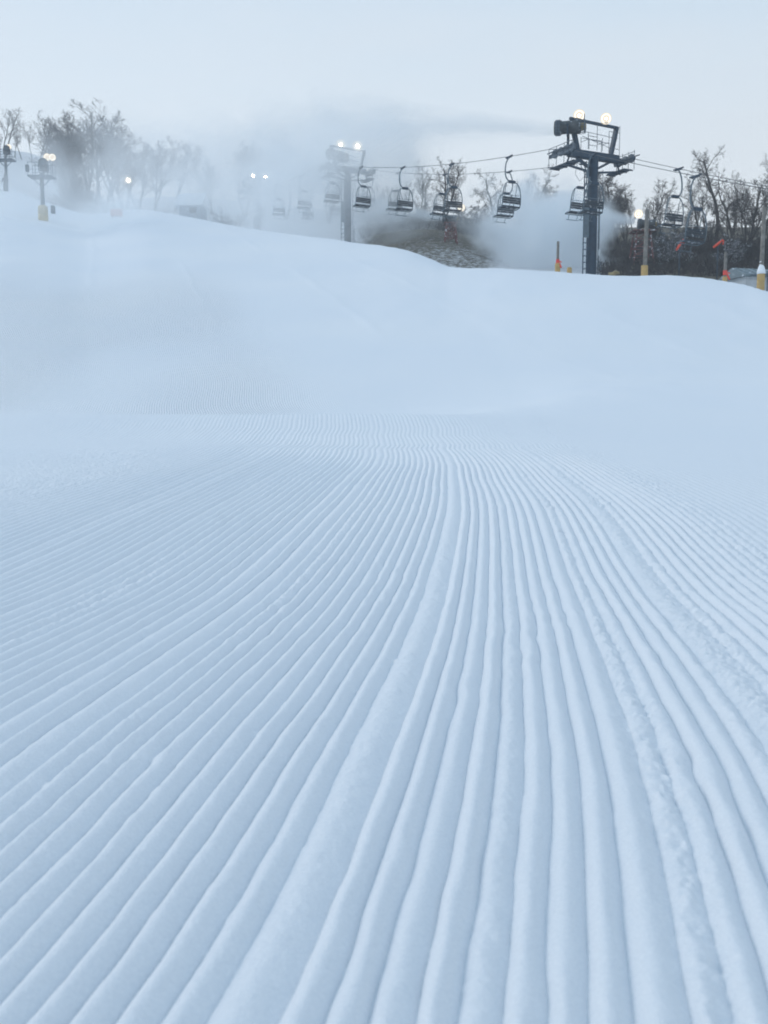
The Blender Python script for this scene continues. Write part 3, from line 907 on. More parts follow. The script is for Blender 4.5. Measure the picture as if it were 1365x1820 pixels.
# ------------------------------------------------------------------ posts, pads, small things
def post(px, ptop, Y, rp, rpad, pad_top, label, ribbon=None, cap=False, wood='wood', pole=True, padm='pad', lean=0.0):
    x = at(px, 480, Y).x
    gz = ground_z(x, Y)
    ztop = at(px, ptop, Y)[2]; zpad = at(px, pad_top, Y)[2]
    t = empty('padded_post' if pole else 'padded_stump', (x, Y, gz))
    H = ztop - gz; P = zpad - gz
    if pole:
        mb = MB(); mb.tube([(0, 0, -.4), (lean * H * .5, 0, H * .5), (lean * H, 0, H)], [rp, rp * .95, rp * .85], 12); mb.build('pole', M[wood], t, True)
    mb = MB()
    mb.lathe([(-.3, rpad), (P * .33, rpad * 1.0), (P * .34, rpad * .96), (P * .35, rpad), (P * .68, rpad), (P * .69, rpad * .96), (P * .70, rpad), (P - .03, rpad), (P, rpad * .9), (P, rp * .8)], (0, 0, 0), (0, 0, 1), 14)
    mb.build('pad', M[padm], t, True)
    if cap:
        mb = MB(); mb.lathe([(P - .02, rpad * 1.08), (P + .07, rpad * 1.1), (P + .22, rpad * .8), (P + .36, rpad * .42), (P + .44, rp * .9)], (0, 0, 0), (0, 0, 1), 14); mb.build('snow_cap', M['snowcap'], t, True)
    if ribbon:
        mb = MB(); z = at(px, ribbon, Y)[2] - gz
        mb.lathe([(z - .10, rp * 1.1), (z - .06, rp * 1.25), (z + .06, rp * 1.2), (z + .10, rp * 1.2)], (0, 0, 0), (0, 0, 1), 10)
        mb.beam((rp, -rp, z), (rp + .10, -rp - .03, z - .04), .015, .05); mb.beam((rp * .7, -rp, z - .05), (rp + .08, -rp - .05, z - .30), .02, .07)
        mb.build('ribbon', M['ribbon'], t)
    tag(t, label, 'post', 'padded posts along the crest')
    return t
post(991, 429, 45.0, .07, .125, 468, 'short brown post with yellow pad and red ribbon left of dark tower', ribbon=465)
post(1012, 475, 46.0, .05, .115, 475.5, 'low yellow padded stump without a pole beside the dark tower', pole=False)
post(1145.5, 373, 46.0, .105, .16, 472, 'tall grey wooden post with yellow pad under the right floodlight', lean=.012)
post(1289, 449, 42.0, .075, .105, 492, 'short post with red ribbon around it near the grey shed', ribbon=485)
post(1353, 368, 37.0, .085, .145, 486, 'tall grey post at the right edge, its yellow pad topped with snow', cap=True, lean=.008)

def hydrant(px, py, Y, label):
    p = at(px, py, Y); gz = ground_z(p.x, p.y)
    t = empty('hydrant', (p.x, p.y, gz)); h = p.z - gz
    mb = MB(); mb.tube([(0, 0, -.2), (0, 0, h - .1)], .06, 8); mb.build('riser', M['gunmotor'], t, True)
    mb = MB(); mb.tube([(-.28, 0, h - .16), (.24, 0, h - .10)], .07, 8); mb.lathe([(0, .13), (.04, .15), (.10, .05)], (0.05, 0, h - .1), (0, 0, 1), 10); mb.build('valve', M['gunmotor'], t, True)
    tag(t, label, 'hydrant')
hydrant(1092, 481, 47.0, 'small tan pipe valve standing low between dark tower and wooden post')

def orange_tube(px, py, px2, py2, Y, label):
    a = at(px, py, Y); b = at(px2, py2, Y)
    t = empty('orange_tube', a)
    gz = ground_z(a.x, a.y)
    d = b - a
    mb = MB(); mb.tube([(0, 0, 0), d * .4, d * .8], [.055, .065, .06], 10)
    mb.build('sleeve', M['orange'], t, True)
    mb = MB(); mb.tube([d * .78, d * .95 + Vector((.03, 0, .04)), d + Vector((.05, 0, .0)), d + Vector((.03, 0, -.22)), d * .9 + Vector((.0, 0, -.30))][:4], .038, 8); mb.build('hook', M['orange'], t, True)
    mb = MB(); mb.tube([d * .55 + Vector((.02, .1, .02)), d * .55 + Vector((.02, .1, gz - a.z - .3 - d.z * .55))], .03, 6); build_each(mb, 'stake', M['steel'], t, True)
    tag(t, label, 'orange tube', 'orange tubes before the thicket')
orange_tube(1202, 445, 1214, 426, 50, 'steeper slanted orange tube with hooked top, below the chair')
orange_tube(1268, 440, 1284, 427, 50, 'flatter slanted orange tube with hooked top, nearer the shed')

# ---- gun stands on the right: guns on red towers with a floodlight
def red_stand(px, ptop, Y, label, glabel, llabel, lamp_px, lamp_py, gun_px, gun_py, axis, w=.9, gs=.8):
    p = at(px, ptop, Y); gz = ground_z(p.x, p.y); h = max(1.2, p.z - gz)
    t = empty('gun_stand', (p.x, p.y, gz))
    for sx in (-1, 1):
        for sy in (-1, 1):
            mb = MB(); mb.beam((sx * w * .5, sy * w * .5, -.3), (sx * w * .32, sy * w * .32, h), .08, .08); mb.build('leg', M['redsteel'], t)
    mb = MB()
    for k in range(4):
        z0 = h * k / 4; z1 = h * (k + 1) / 4
        f0 = .5 - .18 * k / 4; f1 = .5 - .18 * (k + 1) / 4
        for sy in (-1, 1):
            mb.beam((-w * f0, sy * w * f0, z0), (w * f1, sy * w * f1, z1), .04, .04)
            mb.beam((-w * f1, sy * w * f1, z1), (w * f1, sy * w * f1, z1), .05, .05)
    build_each(mb, 'brace', M['redsteel'], t)
    mb = MB(); mb.box((0, 0, h + .03), (w * 1.1, w * 1.1, .06)); mb.build('platform', M['redsteel'], t)
    tag(t, label, 'gun stand', 'red snow gun stands')
    q = at(gun_px, gun_py, Y)
    build_gun(q, axis, gs, glabel)
    lp = at(lamp_px, lamp_py, Y - .4)
    mb = MB(); mb.tube([(lp.x - p.x, lp.y - p.y, h), (lp.x - p.x, lp.y - p.y, lp.z - gz - .4)], .03, 6); build_each(mb, 'lamp_pole', M['steel2'], t)
    floodlight(lp, -lp + Vector((0, 0, -3)), .15, llabel)
    return t
red_stand(1141, 413, 62, 'dull red steel gun stand behind the tall wooden post', 'grey snow gun behind the wooden post blowing a jet left', 'lit floodlight touching the top of the tall wooden post', 1135, 380, 1149, 398, Vector((-1, .15, .05)), 1.3, .85)
red_stand(801, 408, 70, 'narrow red gun stand on the brown hill', 'small snow gun on the brown hill blowing mist left', 'lit floodlight on the brown hill beside a chair seat', 820, 369, 800, 389, Vector((-1, .2, .05)), .9, .8)

# ---- sheds
def shed(px, py_base, Y, w, d, h, roof_h, label, wall, roof, cat='shed', rz=0.0, sink=.6, eave=.25, window=True):
    x = at(px, py_base, Y).x
    gz = at(px, py_base, Y)[2]
    t = empty('shed', (x, Y, gz), rz)
    mb = MB(); mb.box((0, 0, h / 2 - sink / 2), (w, d, h + sink)); wl = mb.build('wall', wall, t)
    for k in range(int((h) / .2)):
        b = MB(); b.box((0, -d / 2 - .012, .1 + k * .2), (w - .02, .02, .18)); b.build('board', wall, wl)
    mb = MB()
    W, D = w / 2 + eave, d / 2 + eave
    vs = [(-W, -D, h), (W, -D, h), (W, D, h), (-W, D, h), (-W, 0, h + roof_h), (W, 0, h + roof_h),
          (-W, -D, h - .1), (W, -D, h - .1), (W, D, h - .1), (-W, D, h - .1)]
    mb.add(vs, [(0, 1, 5, 4), (2, 3, 4, 5), (0, 4, 3), (1, 2, 5), (6, 7, 1, 0), (7, 8, 2, 1), (8, 9, 3, 2), (9, 6, 0, 3), (9, 8, 7, 6)])
    ro = mb.build('roof', roof, t)
    for k in range(int(2 * W / .45)):
        r = MB(); x0 = -W + .2 + k * .45
        r.beam((x0, -D + .01, h + .015), (x0, -.02, h + roof_h + .015), .04, .03); r.build('roof_rib', roof, ro)
    if window:
        mb = MB(); mb.box((w * .18, -d / 2 - .03, h * .6), (w * .35, .05, h * .4)); wf = mb.build('window', M['steel2'], t)
        mb = MB(); mb.box((w * .18, -d / 2 - .06, h * .6), (w * .30, .02, h * .33)); mb.build('pane', M['dark'], wf)
    tag(t, label, cat)
    return t
p = at(1340, 498, 47)
s1 = shed(1342, 517, 47, 2.3, 1.8, .62, .42, 'low grey metal roofed shed behind the crest at the right edge', M['wallwhite'], M['roofmetal'], rz=.25, sink=1.5, eave=.18, window=False)
mb = MB(); mb.tube([(-.2, -1.2, -.5), (-.2, -1.2, .75)], .035, 6); mb.tube([(-1.1, -1.2, .55), (.9, -1.2, .75)], .03, 6); build_each(mb, 'front_rail', M['steel2'], s1)
shed(343, 392, 100, 2.2, 2.0, 1.35, 1.35, 'pale hut with snow covered roof lost in the snow cloud', M['hutwall'], M['snowcap'], cat='hut', rz=-.15, sink=2.5, eave=.38)

def sign(px, py, w, h, mat, label, Y0=60):
    p = on_slope(px, py, Y0, 170)
    t = empty('sign', p)
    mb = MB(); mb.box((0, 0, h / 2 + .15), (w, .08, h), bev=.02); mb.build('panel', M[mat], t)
    mb = MB()
    for s in (-1, 1): mb.tube([(s * w * .35, .07, -.3), (s * w * .35, .07, h * .9)], .04, 6)
    build_each(mb, 'stake', M['wood'], t)
    tag(t, label, 'sign')
sign(207.5, 388, .95, .55, 'mistorange', 'orange sign board at the crest, mist paleness in its colour, left of the hut')

# ---- gun poles at left
def gun_pole(px, base_py, plat_py, gun_py, label, glabel, lamps, Y=None, padtop=None, base_on=True, gsc=1.0, extra=True):
    p = on_slope(px, base_py, 70, 150) if base_on else at(px, base_py, Y)
    gz = slope_z(p.x, p.y) if base_on else ground_z(p.x, p.y)
    Yb = p.y
    t = empty('gun_pole', (p.x, p.y, gz))
    hp = at(px, plat_py, Yb)[2] - gz
    mb = MB(); mb.tube([(0, 0, -.5), (0, 0, hp)], [.17, .14], 12); mb.build('pole', M['steel2'], t, True)
    mb = MB(); mb.box((0, 0, hp + .04), (1.75, 1.1, .10)); mb.beam((-.7, 0, hp), (0, 0, hp - .7), .06, .06); mb.beam((.7, 0, hp), (0, 0, hp - .7), .06, .06); mb.build('platform', M['steel'], t)
    mb = MB()
    for x in (-.85, -.3, .3, .85):
        for y in (-.5, .5):
            mb.tube([(x, y, hp), (x, y, hp + 1.0)], .02, 5)
    for y in (-.5, .5):
        for z in (.5, 1.0): mb.tube([(-.85, y, hp + z), (.85, y, hp + z)], .02, 5)
    mb.tube([(0, 0, hp), (0, 0, at(px, gun_py, Yb)[2] - gz - .6)], .09, 8)
    build_each(mb, 'railing', M['steel2'], t)
    mb = MB(); mb.box((-.85, -.55, hp + .55), (.22, .18, .5)); mb.build('control_box', M['steel'], t)
    if padtop:
        hpad = at(px, padtop, Yb)[2] - gz
        mb = MB(); mb.lathe([(-.3, .36), (hpad * .42, .36), (hpad * .44, .31), (hpad * .46, .35), (hpad - .1, .35), (hpad, .22)], (0, 0, 0), (0, 0, 1), 14); mb.build('pad', M['padpale'], t, True)
        mb = MB(); mb.box((.75, 0, hpad * .72), (.25, .3, hpad * .5)); mb.build('cabinet', M['steel2'], t)
    tag(t, label, 'gun pole', 'snow gun poles at left')
    build_gun(at(px, gun_py, Yb - .2), Vector((.30, -.95, .12)), gsc, glabel)
    for lx, ly, ll in lamps:
        lp = at(lx, ly, Yb - .1)
        floodlight(lp, -lp, .14, ll, 'lampfar')
    mb = MB()
    for lx, ly, ll in lamps:
        lp = at(lx, ly, Yb - .1)
        mb.tube([(lp.x - p.x, lp.y - p.y, hp), (lp.x - p.x, lp.y - p.y, lp.z - gz - .45)], .03, 5)
    build_each(mb, 'lamp_pole', M['steel2'], t)
    return t
gun_pole(77, 392, 316, 293, 'gun pole with pale yellow padded foot standing on the run', 'round fan gun facing the camera below twin lights',
         [(83.5, 279, 'left one of the twin floodlights over the padded gun pole'), (93, 279.5, 'right one of the twin floodlights over the padded gun pole')], padtop=365, gsc=.9)
gun_pole(12, 340, 285.5, 266.5, 'thin faint gun pole at the left edge above the skier', 'round fan gun at the far left edge before the trees',
         [(15.5, 261, 'single small floodlight on the gun at the far left edge')], gsc=.85)
# lone lamp in the cloud
lp = at(228, 320.5, 128)
t = empty('lamp_post', (lp.x, lp.y, ground_z(lp.x, lp.y)))
mb = MB(); mb.tube([(0, .1, -.5), (0, .1, lp.z - t.location.z - .3)], [.13, .10], 8); mb.build('pole', M['wood'], t, True)
tag(t, 'faint lamp post standing in the cloud left of the hut', 'lamp post')
floodlight(lp, -lp, .24, 'lone dim light in the cloud between big trees and hut', 'lampfar')

# ---- skier, far off at left
sp = on_slope(10, 342, 100, 160)
def person(p):
    t = empty('person', p)
    me = bpy.data.meshes.new('body')
    J = [((0, 0, .92), .15), ((0, 0, 1.15), .14), ((0, 0, 1.38), .16), ((0, -.01, 1.52), .07), ((0, -.02, 1.64), .105), ((0, -.02, 1.74), .08),
         ((.10, 0, .86), .10), ((.12, -.05, .48), .075), ((.13, .02, .08), .055), ((.13, -.12, .04), .05),
         ((-.10, 0, .86), .10), ((-.14, -.02, .48), .075), ((-.15, .08, .08), .055), ((-.15, -.06, .04), .05),
         ((.21, 0, 1.40), .075), ((.30, .02, 1.14), .055), ((.32, -.12, .95), .045),
         ((-.21, 0, 1.40), .075), ((-.30, .02, 1.14), .055), ((-.32, -.12, .95), .045)]
    E = [(0, 1), (1, 2), (2, 3), (3, 4), (4, 5), (0, 6), (6, 7), (7, 8), (8, 9), (0, 10), (10, 11), (11, 12), (12, 13), (2, 14), (14, 15), (15, 16), (2, 17), (17, 18), (18, 19)]
    me.from_pydata([j[0] for j in J], E, [])
    me.materials.append(M['cloth'])
    o = bpy.data.objects.new('body', me); col.objects.link(o); o.parent = t
    md = o.modifiers.new('skin', 'SKIN')
    for i, j in enumerate(J): me.skin_vertices[0].data[i].radius = (j[1], j[1])
    me.skin_vertices[0].data[0].use_root = True
    o.modifiers.new('sub', 'SUBSURF').levels = 1
    mb = MB(); mb.lathe([(0, .118), (.06, .125), (.12, .10), (.16, .04)], (0, -.02, 1.64), (0, 0, 1), 12); mb.build('helmet', M['dark'], t, True)
    mb = MB()
    for x in (.13, -.15): mb.box((x, -.1, .015), (.10, 1.6, .02))
    build_each(mb, 'ski', M['steel'], t)
    tag(t, 'distant person in dark clothes standing on the far left skyline', 'person')
person(sp)

# ------------------------------------------------------------------ trees
def grow(seed, H, r0, lean=(0, 0), spread=.55, first_at=.28, nlimb=9, levels=4, sinu=.10, forks=1, twigr=.012, up=.35):
    R = random.Random(seed)
    trunk = MB(); crown = MB()
    def branch(p, d, L, r, lev):
        nseg = 7 if lev == 0 else (5 if lev == 1 else (4 if lev == 2 else 3))
        pts = [p.copy()]; rad = [r]
        d = d.copy()
        for i in range(nseg):
            s = sinu * (1.0 + lev * .9)
            d = (d + Vector((R.gauss(0, s), R.gauss(0, s), R.gauss(0, s * .5))) + Vector((0, 0, up * .22 if lev else .04))).normalized()
            pts.append(pts[-1] + d * (L / nseg))
            f = (i + 1) / nseg
            rad.append(max(twigr * .55, r * (1 - f * (.80 if lev else .72))))
        (trunk if lev < 2 else crown).tube(pts, rad, 8 if lev == 0 else (5 if lev == 1 else 3), cap=False)
        if lev >= levels: return
        n = nlimb if lev == 0 else (6 if lev == 1 else (5 if lev == 2 else 5))
        for k in range(n):
            f = first_at + (1 - first_at) * (k + R.random()) / n if lev == 0 else .22 + .78 * (k + R.random()) / n
            f = min(f, .99)
            i = min(int(f * nseg), nseg - 1); q = f * nseg - i
            pp = pts[i].lerp(pts[i + 1], q)
            rr = rad[i] * (1 - q) + rad[i + 1] * q
            ax = (pts[i + 1] - pts[i]).normalized()
            az = R.uniform(0, 2 * math.pi) if lev else k * 2.4 + R.uniform(-.5, .5)
            o1 = ax.orthogonal().normalized(); o2 = ax.cross(o1)
            out = o1 * math.cos(az) + o2 * math.sin(az)
            th = spread * R.uniform(.75, 1.35) * (1.15 if lev else 1.0)
            dd = (ax * math.cos(th) + out * math.sin(th)).normalized()
            if lev == 0:
                ll = H * R.uniform(.30, .46) * (1.15 - .62 * f)
            else:
                ll = L * R.uniform(.38, .62) * (1.1 - .4 * f)
            branch(pp, dd, ll, max(twigr, rr * R.uniform(.45, .65)), lev + 1)
    d0 = Vector((lean[0], lean[1], 1)).normalized()
    for f in range(forks):
        a = f * 2.1 + seed
        dd = (d0 + Vector((math.cos(a), math.sin(a), 0)) * (.13 if forks > 1 else 0)).normalized()
        branch(Vector((.12 * f, .1 * f, -.4)), dd, H * R.uniform(.93, 1.0) if f == 0 else H * R.uniform(.72, .92), r0 * (1 if f == 0 else .8), 0)
    zmax = max(v[2] for v in trunk.v + crown.v)
    return trunk, crown, zmax
PROTO = []
specs = [  # seed, height, trunk radius, kw
    dict(seed=1, H=10, r0=.19, spread=.50, first_at=.40, nlimb=9, forks=2),            # 0 tall forked
    dict(seed=2, H=9, r0=.22, lean=(-.10, 0), spread=.62, first_at=.45, nlimb=10, sinu=.15),  # 1 bent
    dict(seed=3, H=6, r0=.15, spread=.75, first_at=.22, nlimb=13, forks=2, up=.45),           # 2 rounded
    dict(seed=4, H=7, r0=.10, spread=.42, first_at=.38, nlimb=9),                      # 3 slim
    dict(seed=5, H=11, r0=.18, spread=.45, first_at=.30, nlimb=12, forks=3),           # 4 multi stem
    dict(seed=6, H=8, r0=.13, lean=(.16, 0), spread=.5, first_at=.42, nlimb=8, sinu=.14),     # 5 leaning
    dict(seed=7, H=7, r0=.17, spread=.85, first_at=.25, nlimb=11, sinu=.16, up=.30),          # 6 wide arching
    dict(seed=8, H=4, r0=.07, spread=.7, first_at=.10, nlimb=10, forks=3, sinu=.14),   # 7 shrub
]
for k, s in enumerate(specs):
    tr, cr_, zm = grow(**s)
    bark = M['barkgrey'] if k in (3, 6) else M['bark']
    PROTO.append((tr.mesh('trunk', bark, True), cr_.mesh('crown', M['twig'], False), zm))
frost_crown = PROTO[7][1].copy(); frost_crown.materials.clear(); frost_crown.materials.append(M['twigfrost'])
tree_n = 0
def tree(px, ptop, Y, proto, label, rz=None, wide=1.0, name='bare_tree', group='bare trees on the hill', frost=False, cat='tree', base=None):
    global tree_n
    tree_n += 1
    p = at(px, 400, Y)
    gz = ground_z(p.x, p.y) if base is None else at(px, base, Y)[2]
    h = at(px, ptop, Y)[2] - gz
    t = empty(name, (p.x, p.y, gz - .05), tree_n * 1.7 if rz is None else rz)
    tm, cm, zm = PROTO[proto]
    s = h / zm
    t.scale = (s * wide, s * wide, s)
    link_mesh('trunk', tm, t)
    link_mesh('crown', frost_crown if frost else cm, t)
    tag(t, label, cat, group)
    return t
R_ = 'bare trees behind the thicket at right'
tree(1274, 251, 70, 1, 'tall bare tree with a bent dark trunk between both right chairs and shed', rz=0.3, group=R_)
tree(1351, 235, 68, 0, 'tallest bare tree beside the tall grey post at the right edge', rz=.8, group=R_)
tree(1098, 302, 78, 2, 'round topped dark bare tree just right of the dark tower', group=R_, wide=1.15)
tree(1153, 315, 80, 3, 'slim fan shaped bare tree rising behind the tall wooden post', group=R_, wide=1.2)
tree(1312, 308, 66, 6, 'dark crooked bare tree left of the tallest one at right edge', group=R_)
tree(1296, 352, 72, 5, 'thin leaning bare tree behind the short ribboned post', group=R_)
tree(1236, 350, 76, 3, 'thin bare tree just behind the nearest right chair', group=R_)
tree(1204, 352, 78, 6, 'low spreading bare tree behind the chair over the left orange tube', group=R_)
tree(1180, 338, 82, 5, 'thin bare tree right of the slim fan shaped one', group=R_)
tree(1126, 338, 84, 3, 'thin bare tree between the round topped tree and the wooden post', group=R_)
tree(1076, 332, 82, 7, 'twiggy bush tree close behind the dark tower mast', group=R_)
tree(1333, 318, 72, 2, 'dense dark bare tree immediately left of the right edge post', group=R_, wide=.9)
tree(1384, 262, 70, 4, 'many stemmed bare tree cut off by the right edge', group=R_)
tree(1256, 372, 64, 7, 'dark bush at the foot of the tall bent tree', group=R_)
tree(1222, 392, 66, 7, 'dark bush below the right chairs between the orange tubes', group=R_, wide=1.3)
tree(1345, 385, 62, 7, 'dark bush at the foot of the tallest right edge tree', group=R_, wide=1.4)
tree(1168, 378, 70, 7, 'dark bush behind the foot of the wooden post', group=R_, wide=1.2)
tree(1197, 392, 58, 7, 'pale frosted bush above the left orange tube', group=R_, frost=True)
tree(1300, 410, 60, 7, 'pale frosted bush right of the flatter orange tube', group=R_, frost=True, wide=1.2)
tree(1248, 300, 76, 0, 'fine twigged bare tree directly left of the tall bent tree', group=R_)
tree(1300, 330, 78, 4, 'many stemmed bare tree right of the tall bent tree', group=R_, wide=.9)
tree(1326, 300, 76, 4, 'many stemmed bare tree between the crooked tree and the right edge', group=R_, wide=.8)
tree(1366, 280, 74, 0, 'bare forked tree right of the tall grey post', group=R_)
tree(1218, 366, 80, 4, 'faint many stemmed bare tree behind both right chair seats', group=R_)
tree(1165, 350, 84, 0, 'small forked bare tree behind the top of the wooden post', group=R_)
tree(1112, 322, 80, 4, 'many stemmed bare tree overlapping the round topped one', group=R_, wide=1.1)
C_ = 'bare trees behind the brown hill'
tree(790, 266, 86, 0, 'tallest forked bare tree in the middle, behind a lift chair', rz=2.1, group=C_, wide=1.1)
tree(738, 288, 88, 5, 'leaning bare tree between the two middle chair pairs', rz=0.2, group=C_)
tree(757, 312, 86, 3, 'slender upright bare tree left of the tallest forked one', group=C_)
tree(714, 318, 90, 3, 'slender bare tree behind the chairs at the brown hill left end', group=C_)
tree(773, 335, 92, 5, 'small thin bare tree close left of the tallest forked trunk', group=C_)
tree(820, 316, 90, 3, 'small fan shaped bare tree above the brown hill floodlight', group=C_, wide=1.3)
tree(696, 330, 94, 0, 'misty slender tree left end of the brown hill row', group=C_)
tree(748, 345, 84, 7, 'short scrubby tree on the brown hill top, left of middle', group=C_)
tree(884, 302, 92, 6, 'arching bare tree behind the sharp overlapping chair pair', group=C_)
tree(942, 300, 88, 6, 'wide arching pale tree in mist right of the sharp chair pair', group=C_, wide=1.15)
tree(918, 318, 94, 3, 'slim misty tree behind the right chair of the sharp pair', group=C_)
tree(972, 330, 92, 3, 'pale slim tree in mist just left of the dark tower', group=C_)
tree(868, 366, 82, 7, 'grey frosted scrub on the brown hill slope below the chair pair', group=C_, frost=True, wide=1.3)
tree(840, 352, 84, 7, 'grey scrub right beside the brown hill floodlight', group=C_, wide=1.2)
Q_ = 'bare trees dissolved in the snow cloud'
tree(655, 330, 96, 4, 'bare tree behind the chair just right of the misty tower', group=Q_)
tree(676, 322, 98, 3, 'thin bare tree halfway between misty tower and brown hill row', group=Q_)
tree(585, 262, 118, 4, 'tree blurred in mist behind the left lamp of the grey tower', group=Q_)
tree(548, 250, 124, 4, 'tree top showing faintly left of the grey tower lamps', group=Q_, wide=1.2)
tree(508, 246, 126, 4, 'faint tree top midway between the two tower lamp pairs', group=Q_, wide=1.2)
tree(468, 240, 130, 0, 'faint tree top straight above the faintest lamps', group=Q_, wide=1.3)
tree(436, 242, 132, 4, 'faint tree top just left of the faintest lamps', group=Q_, wide=1.2)
tree(376, 268, 138, 4, 'very faint tree above the misty hut', group=Q_, wide=1.2)
tree(313, 240, 146, 0, 'single pointed faint tree left of the hut', group=Q_)
tree(278, 240, 150, 4, 'misty tree, right one of the low crowned pair', group=Q_, wide=1.3)
tree(246, 233, 152, 4, 'misty tree, left one of the low crowned pair', group=Q_, wide=1.3)
tree(222, 258, 150, 2, 'low misty tree right next to the big grey tree clump', group=Q_)
tree(404, 365, 106, 7, 'dark blurred bush above the crest between hut and faintest tower', group=Q_, wide=1.5, cat='bush')
G_ = 'big trees of the grey clump at left'
tree(124, 205, 150, 4, 'left outer tree of the big grey clump', group=G_, wide=1.2, rz=.4)
tree(147, 184, 152, 4, 'tallest left tree in the big grey clump', group=G_, wide=1.2, rz=1.9)
tree(168, 194, 148, 0, 'middle tree of the big grey clump', group=G_, wide=1.3, rz=3.0)
tree(188, 184, 150, 4, 'tallest right tree in the big grey clump', group=G_, wide=1.2, rz=4.4)
tree(204, 222, 153, 0, 'right outer tree of the big grey clump', group=G_, wide=1.1, rz=5.0)
tree(136, 232, 146, 2, 'lower leafless tree in front of the big grey clump', group=G_, wide=1.2)
tree(124, 296, 144, 7, 'dark shrub below the big clump beside the twin lamps', group=G_, wide=1.5, cat='bush')
tree(148, 318, 142, 7, 'dark shrub at the foot of the big grey clump', group=G_, wide=1.5, cat='bush')
H_ = 'bare trees on the white hilltop at left'
tree(14, 190, 200, 0, 'tall bare tree on the white hilltop at the left edge', group=H_, rz=.5)
tree(3, 232, 204, 5, 'short bare tree cut by the left edge on the white hilltop', group=H_)
tree(31, 236, 202, 3, 'thin bare tree on the hilltop, second from the left edge', group=H_)
tree(44, 216, 198, 5, 'leaning bare tree in the middle of the hilltop row', group=H_)
tree(60, 222, 200, 3, 'upright bare tree on the hilltop left of the branchy one', group=H_)
tree(78, 204, 197, 0, 'branchy tall bare tree on the hilltop above the twin lamps', group=H_)
tree(96, 226, 199, 5, 'bare tree on the hilltop end right of the twin lamps', group=H_)
tree(108, 250, 192, 3, 'last small bare tree of the hilltop row before the clump', group=H_)

# undergrowth on the right bank and hill top
def undergrowth():
    R = random.Random(77); mb = MB()
    for k in range(5200):
        px = R.uniform(1068, 1420) if R.random() < .86 else R.uniform(640, 900)
        Y = R.uniform(54, 80) if px > 1000 else R.uniform(79, 90)
        p = at(px, 440, Y); z = hill_z(p.x, p.y)
        h = R.uniform(.4, 1.15)
        a = R.uniform(0, 6.28); b = R.uniform(.1, .7)
        d = Vector((math.cos(a) * b, math.sin(a) * b, 1)).normalized()
        q0 = Vector((p.x, p.y, z - .25)); q1 = q0 + d * h * .55; q2 = q1 + (d + Vector((R.gauss(0, .4), R.gauss(0, .4), -.1))) * h * .5
        mb.tube([q0, q1, q2], [.03, .022, .008], 3, cap=False)
        for j in range(3):
            m_ = q0.lerp(q1, R.uniform(.4, 1)); e = m_ + Vector((R.gauss(0, .5), R.gauss(0, .5), R.uniform(.1, .6))) * h * .5
            mb.tube([m_, e], [.016, .007], 3, cap=False)
    o = mb.build('undergrowth', M['brush'])
    tag(o, 'dark brown leafless thicket covering the bank at right', kind='stuff')
undergrowth()

# ------------------------------------------------------------------ blown snow and haze
def vol_nodes(name, dens, build, noise_scale, lo, hi, step=1.0, erode=False, colr=(.968, .987, 1.0), stretch=(1, 1, 1)):
    m = bpy.data.materials.new(name); m.use_nodes = True
    nt = m.node_tree; N = nt.nodes; L = nt.links
    N.remove(N['Principled BSDF'])
    pv = N.new('ShaderNodeVolumePrincipled'); pv.inputs['Color'].default_value = (*colr, 1); pv.inputs['Anisotropy'].default_value = .5
    L.new(pv.outputs[0], N['Material Output'].inputs['Volume'])
    t = N.new('ShaderNodeTexCoord')
    def math_(op, a, b=None, c=None):
        n = N.new('ShaderNodeMath'); n.operation = op
        for i, q in enumerate((a, b, c)):
            if q is None: continue
            if hasattr(q, 'links'): L.new(q, n.inputs[i])
            else: n.inputs[i].default_value = q
        return n.outputs[0]
    fall = build(N, L, t, math_)
    mp_ = N.new('ShaderNodeMapping'); mp_.inputs['Scale'].default_value = stretch
    L.new(t.outputs['Object'], mp_.inputs[0])
    nz_ = N.new('ShaderNodeTexNoise'); nz_.inputs['Scale'].default_value = noise_scale; nz_.inputs['Detail'].default_value = 5; nz_.inputs['Roughness'].default_value = .55
    nz_.inputs['Distortion'].default_value = .5
    L.new(mp_.outputs[0], nz_.inputs['Vector'])
    mr = N.new('ShaderNodeMapRange'); mr.inputs['From Min'].default_value = lo; mr.inputs['From Max'].default_value = hi
    mr.interpolation_type = 'SMOOTHSTEP'
    L.new(nz_.outputs[0], mr.inputs['Value'])
    if erode:
        e = math_('ADD', fall, math_('MULTIPLY_ADD', nz_.outputs[0], 2.9, -1.45 - .22))
        m2 = N.new('ShaderNodeMapRange'); m2.inputs['From Min'].default_value = 0; m2.inputs['From Max'].default_value = .75; m2.interpolation_type = 'SMOOTHSTEP'
        L.new(e, m2.inputs['Value'])
        m3 = N.new('ShaderNodeMapRange'); m3.inputs['From Min'].default_value = 0; m3.inputs['From Max'].default_value = .3; m3.interpolation_type = 'SMOOTHSTEP'
        L.new(fall, m3.inputs['Value'])
        d = math_('MULTIPLY', math_('MULTIPLY', m2.outputs[0], m3.outputs[0]), dens)
    else:
        d = math_('MULTIPLY', math_('MULTIPLY', fall, mr.outputs[0]), dens)
    L.new(d, pv.inputs['Density'])
    m.cycles.volume_step_rate = step
    return m
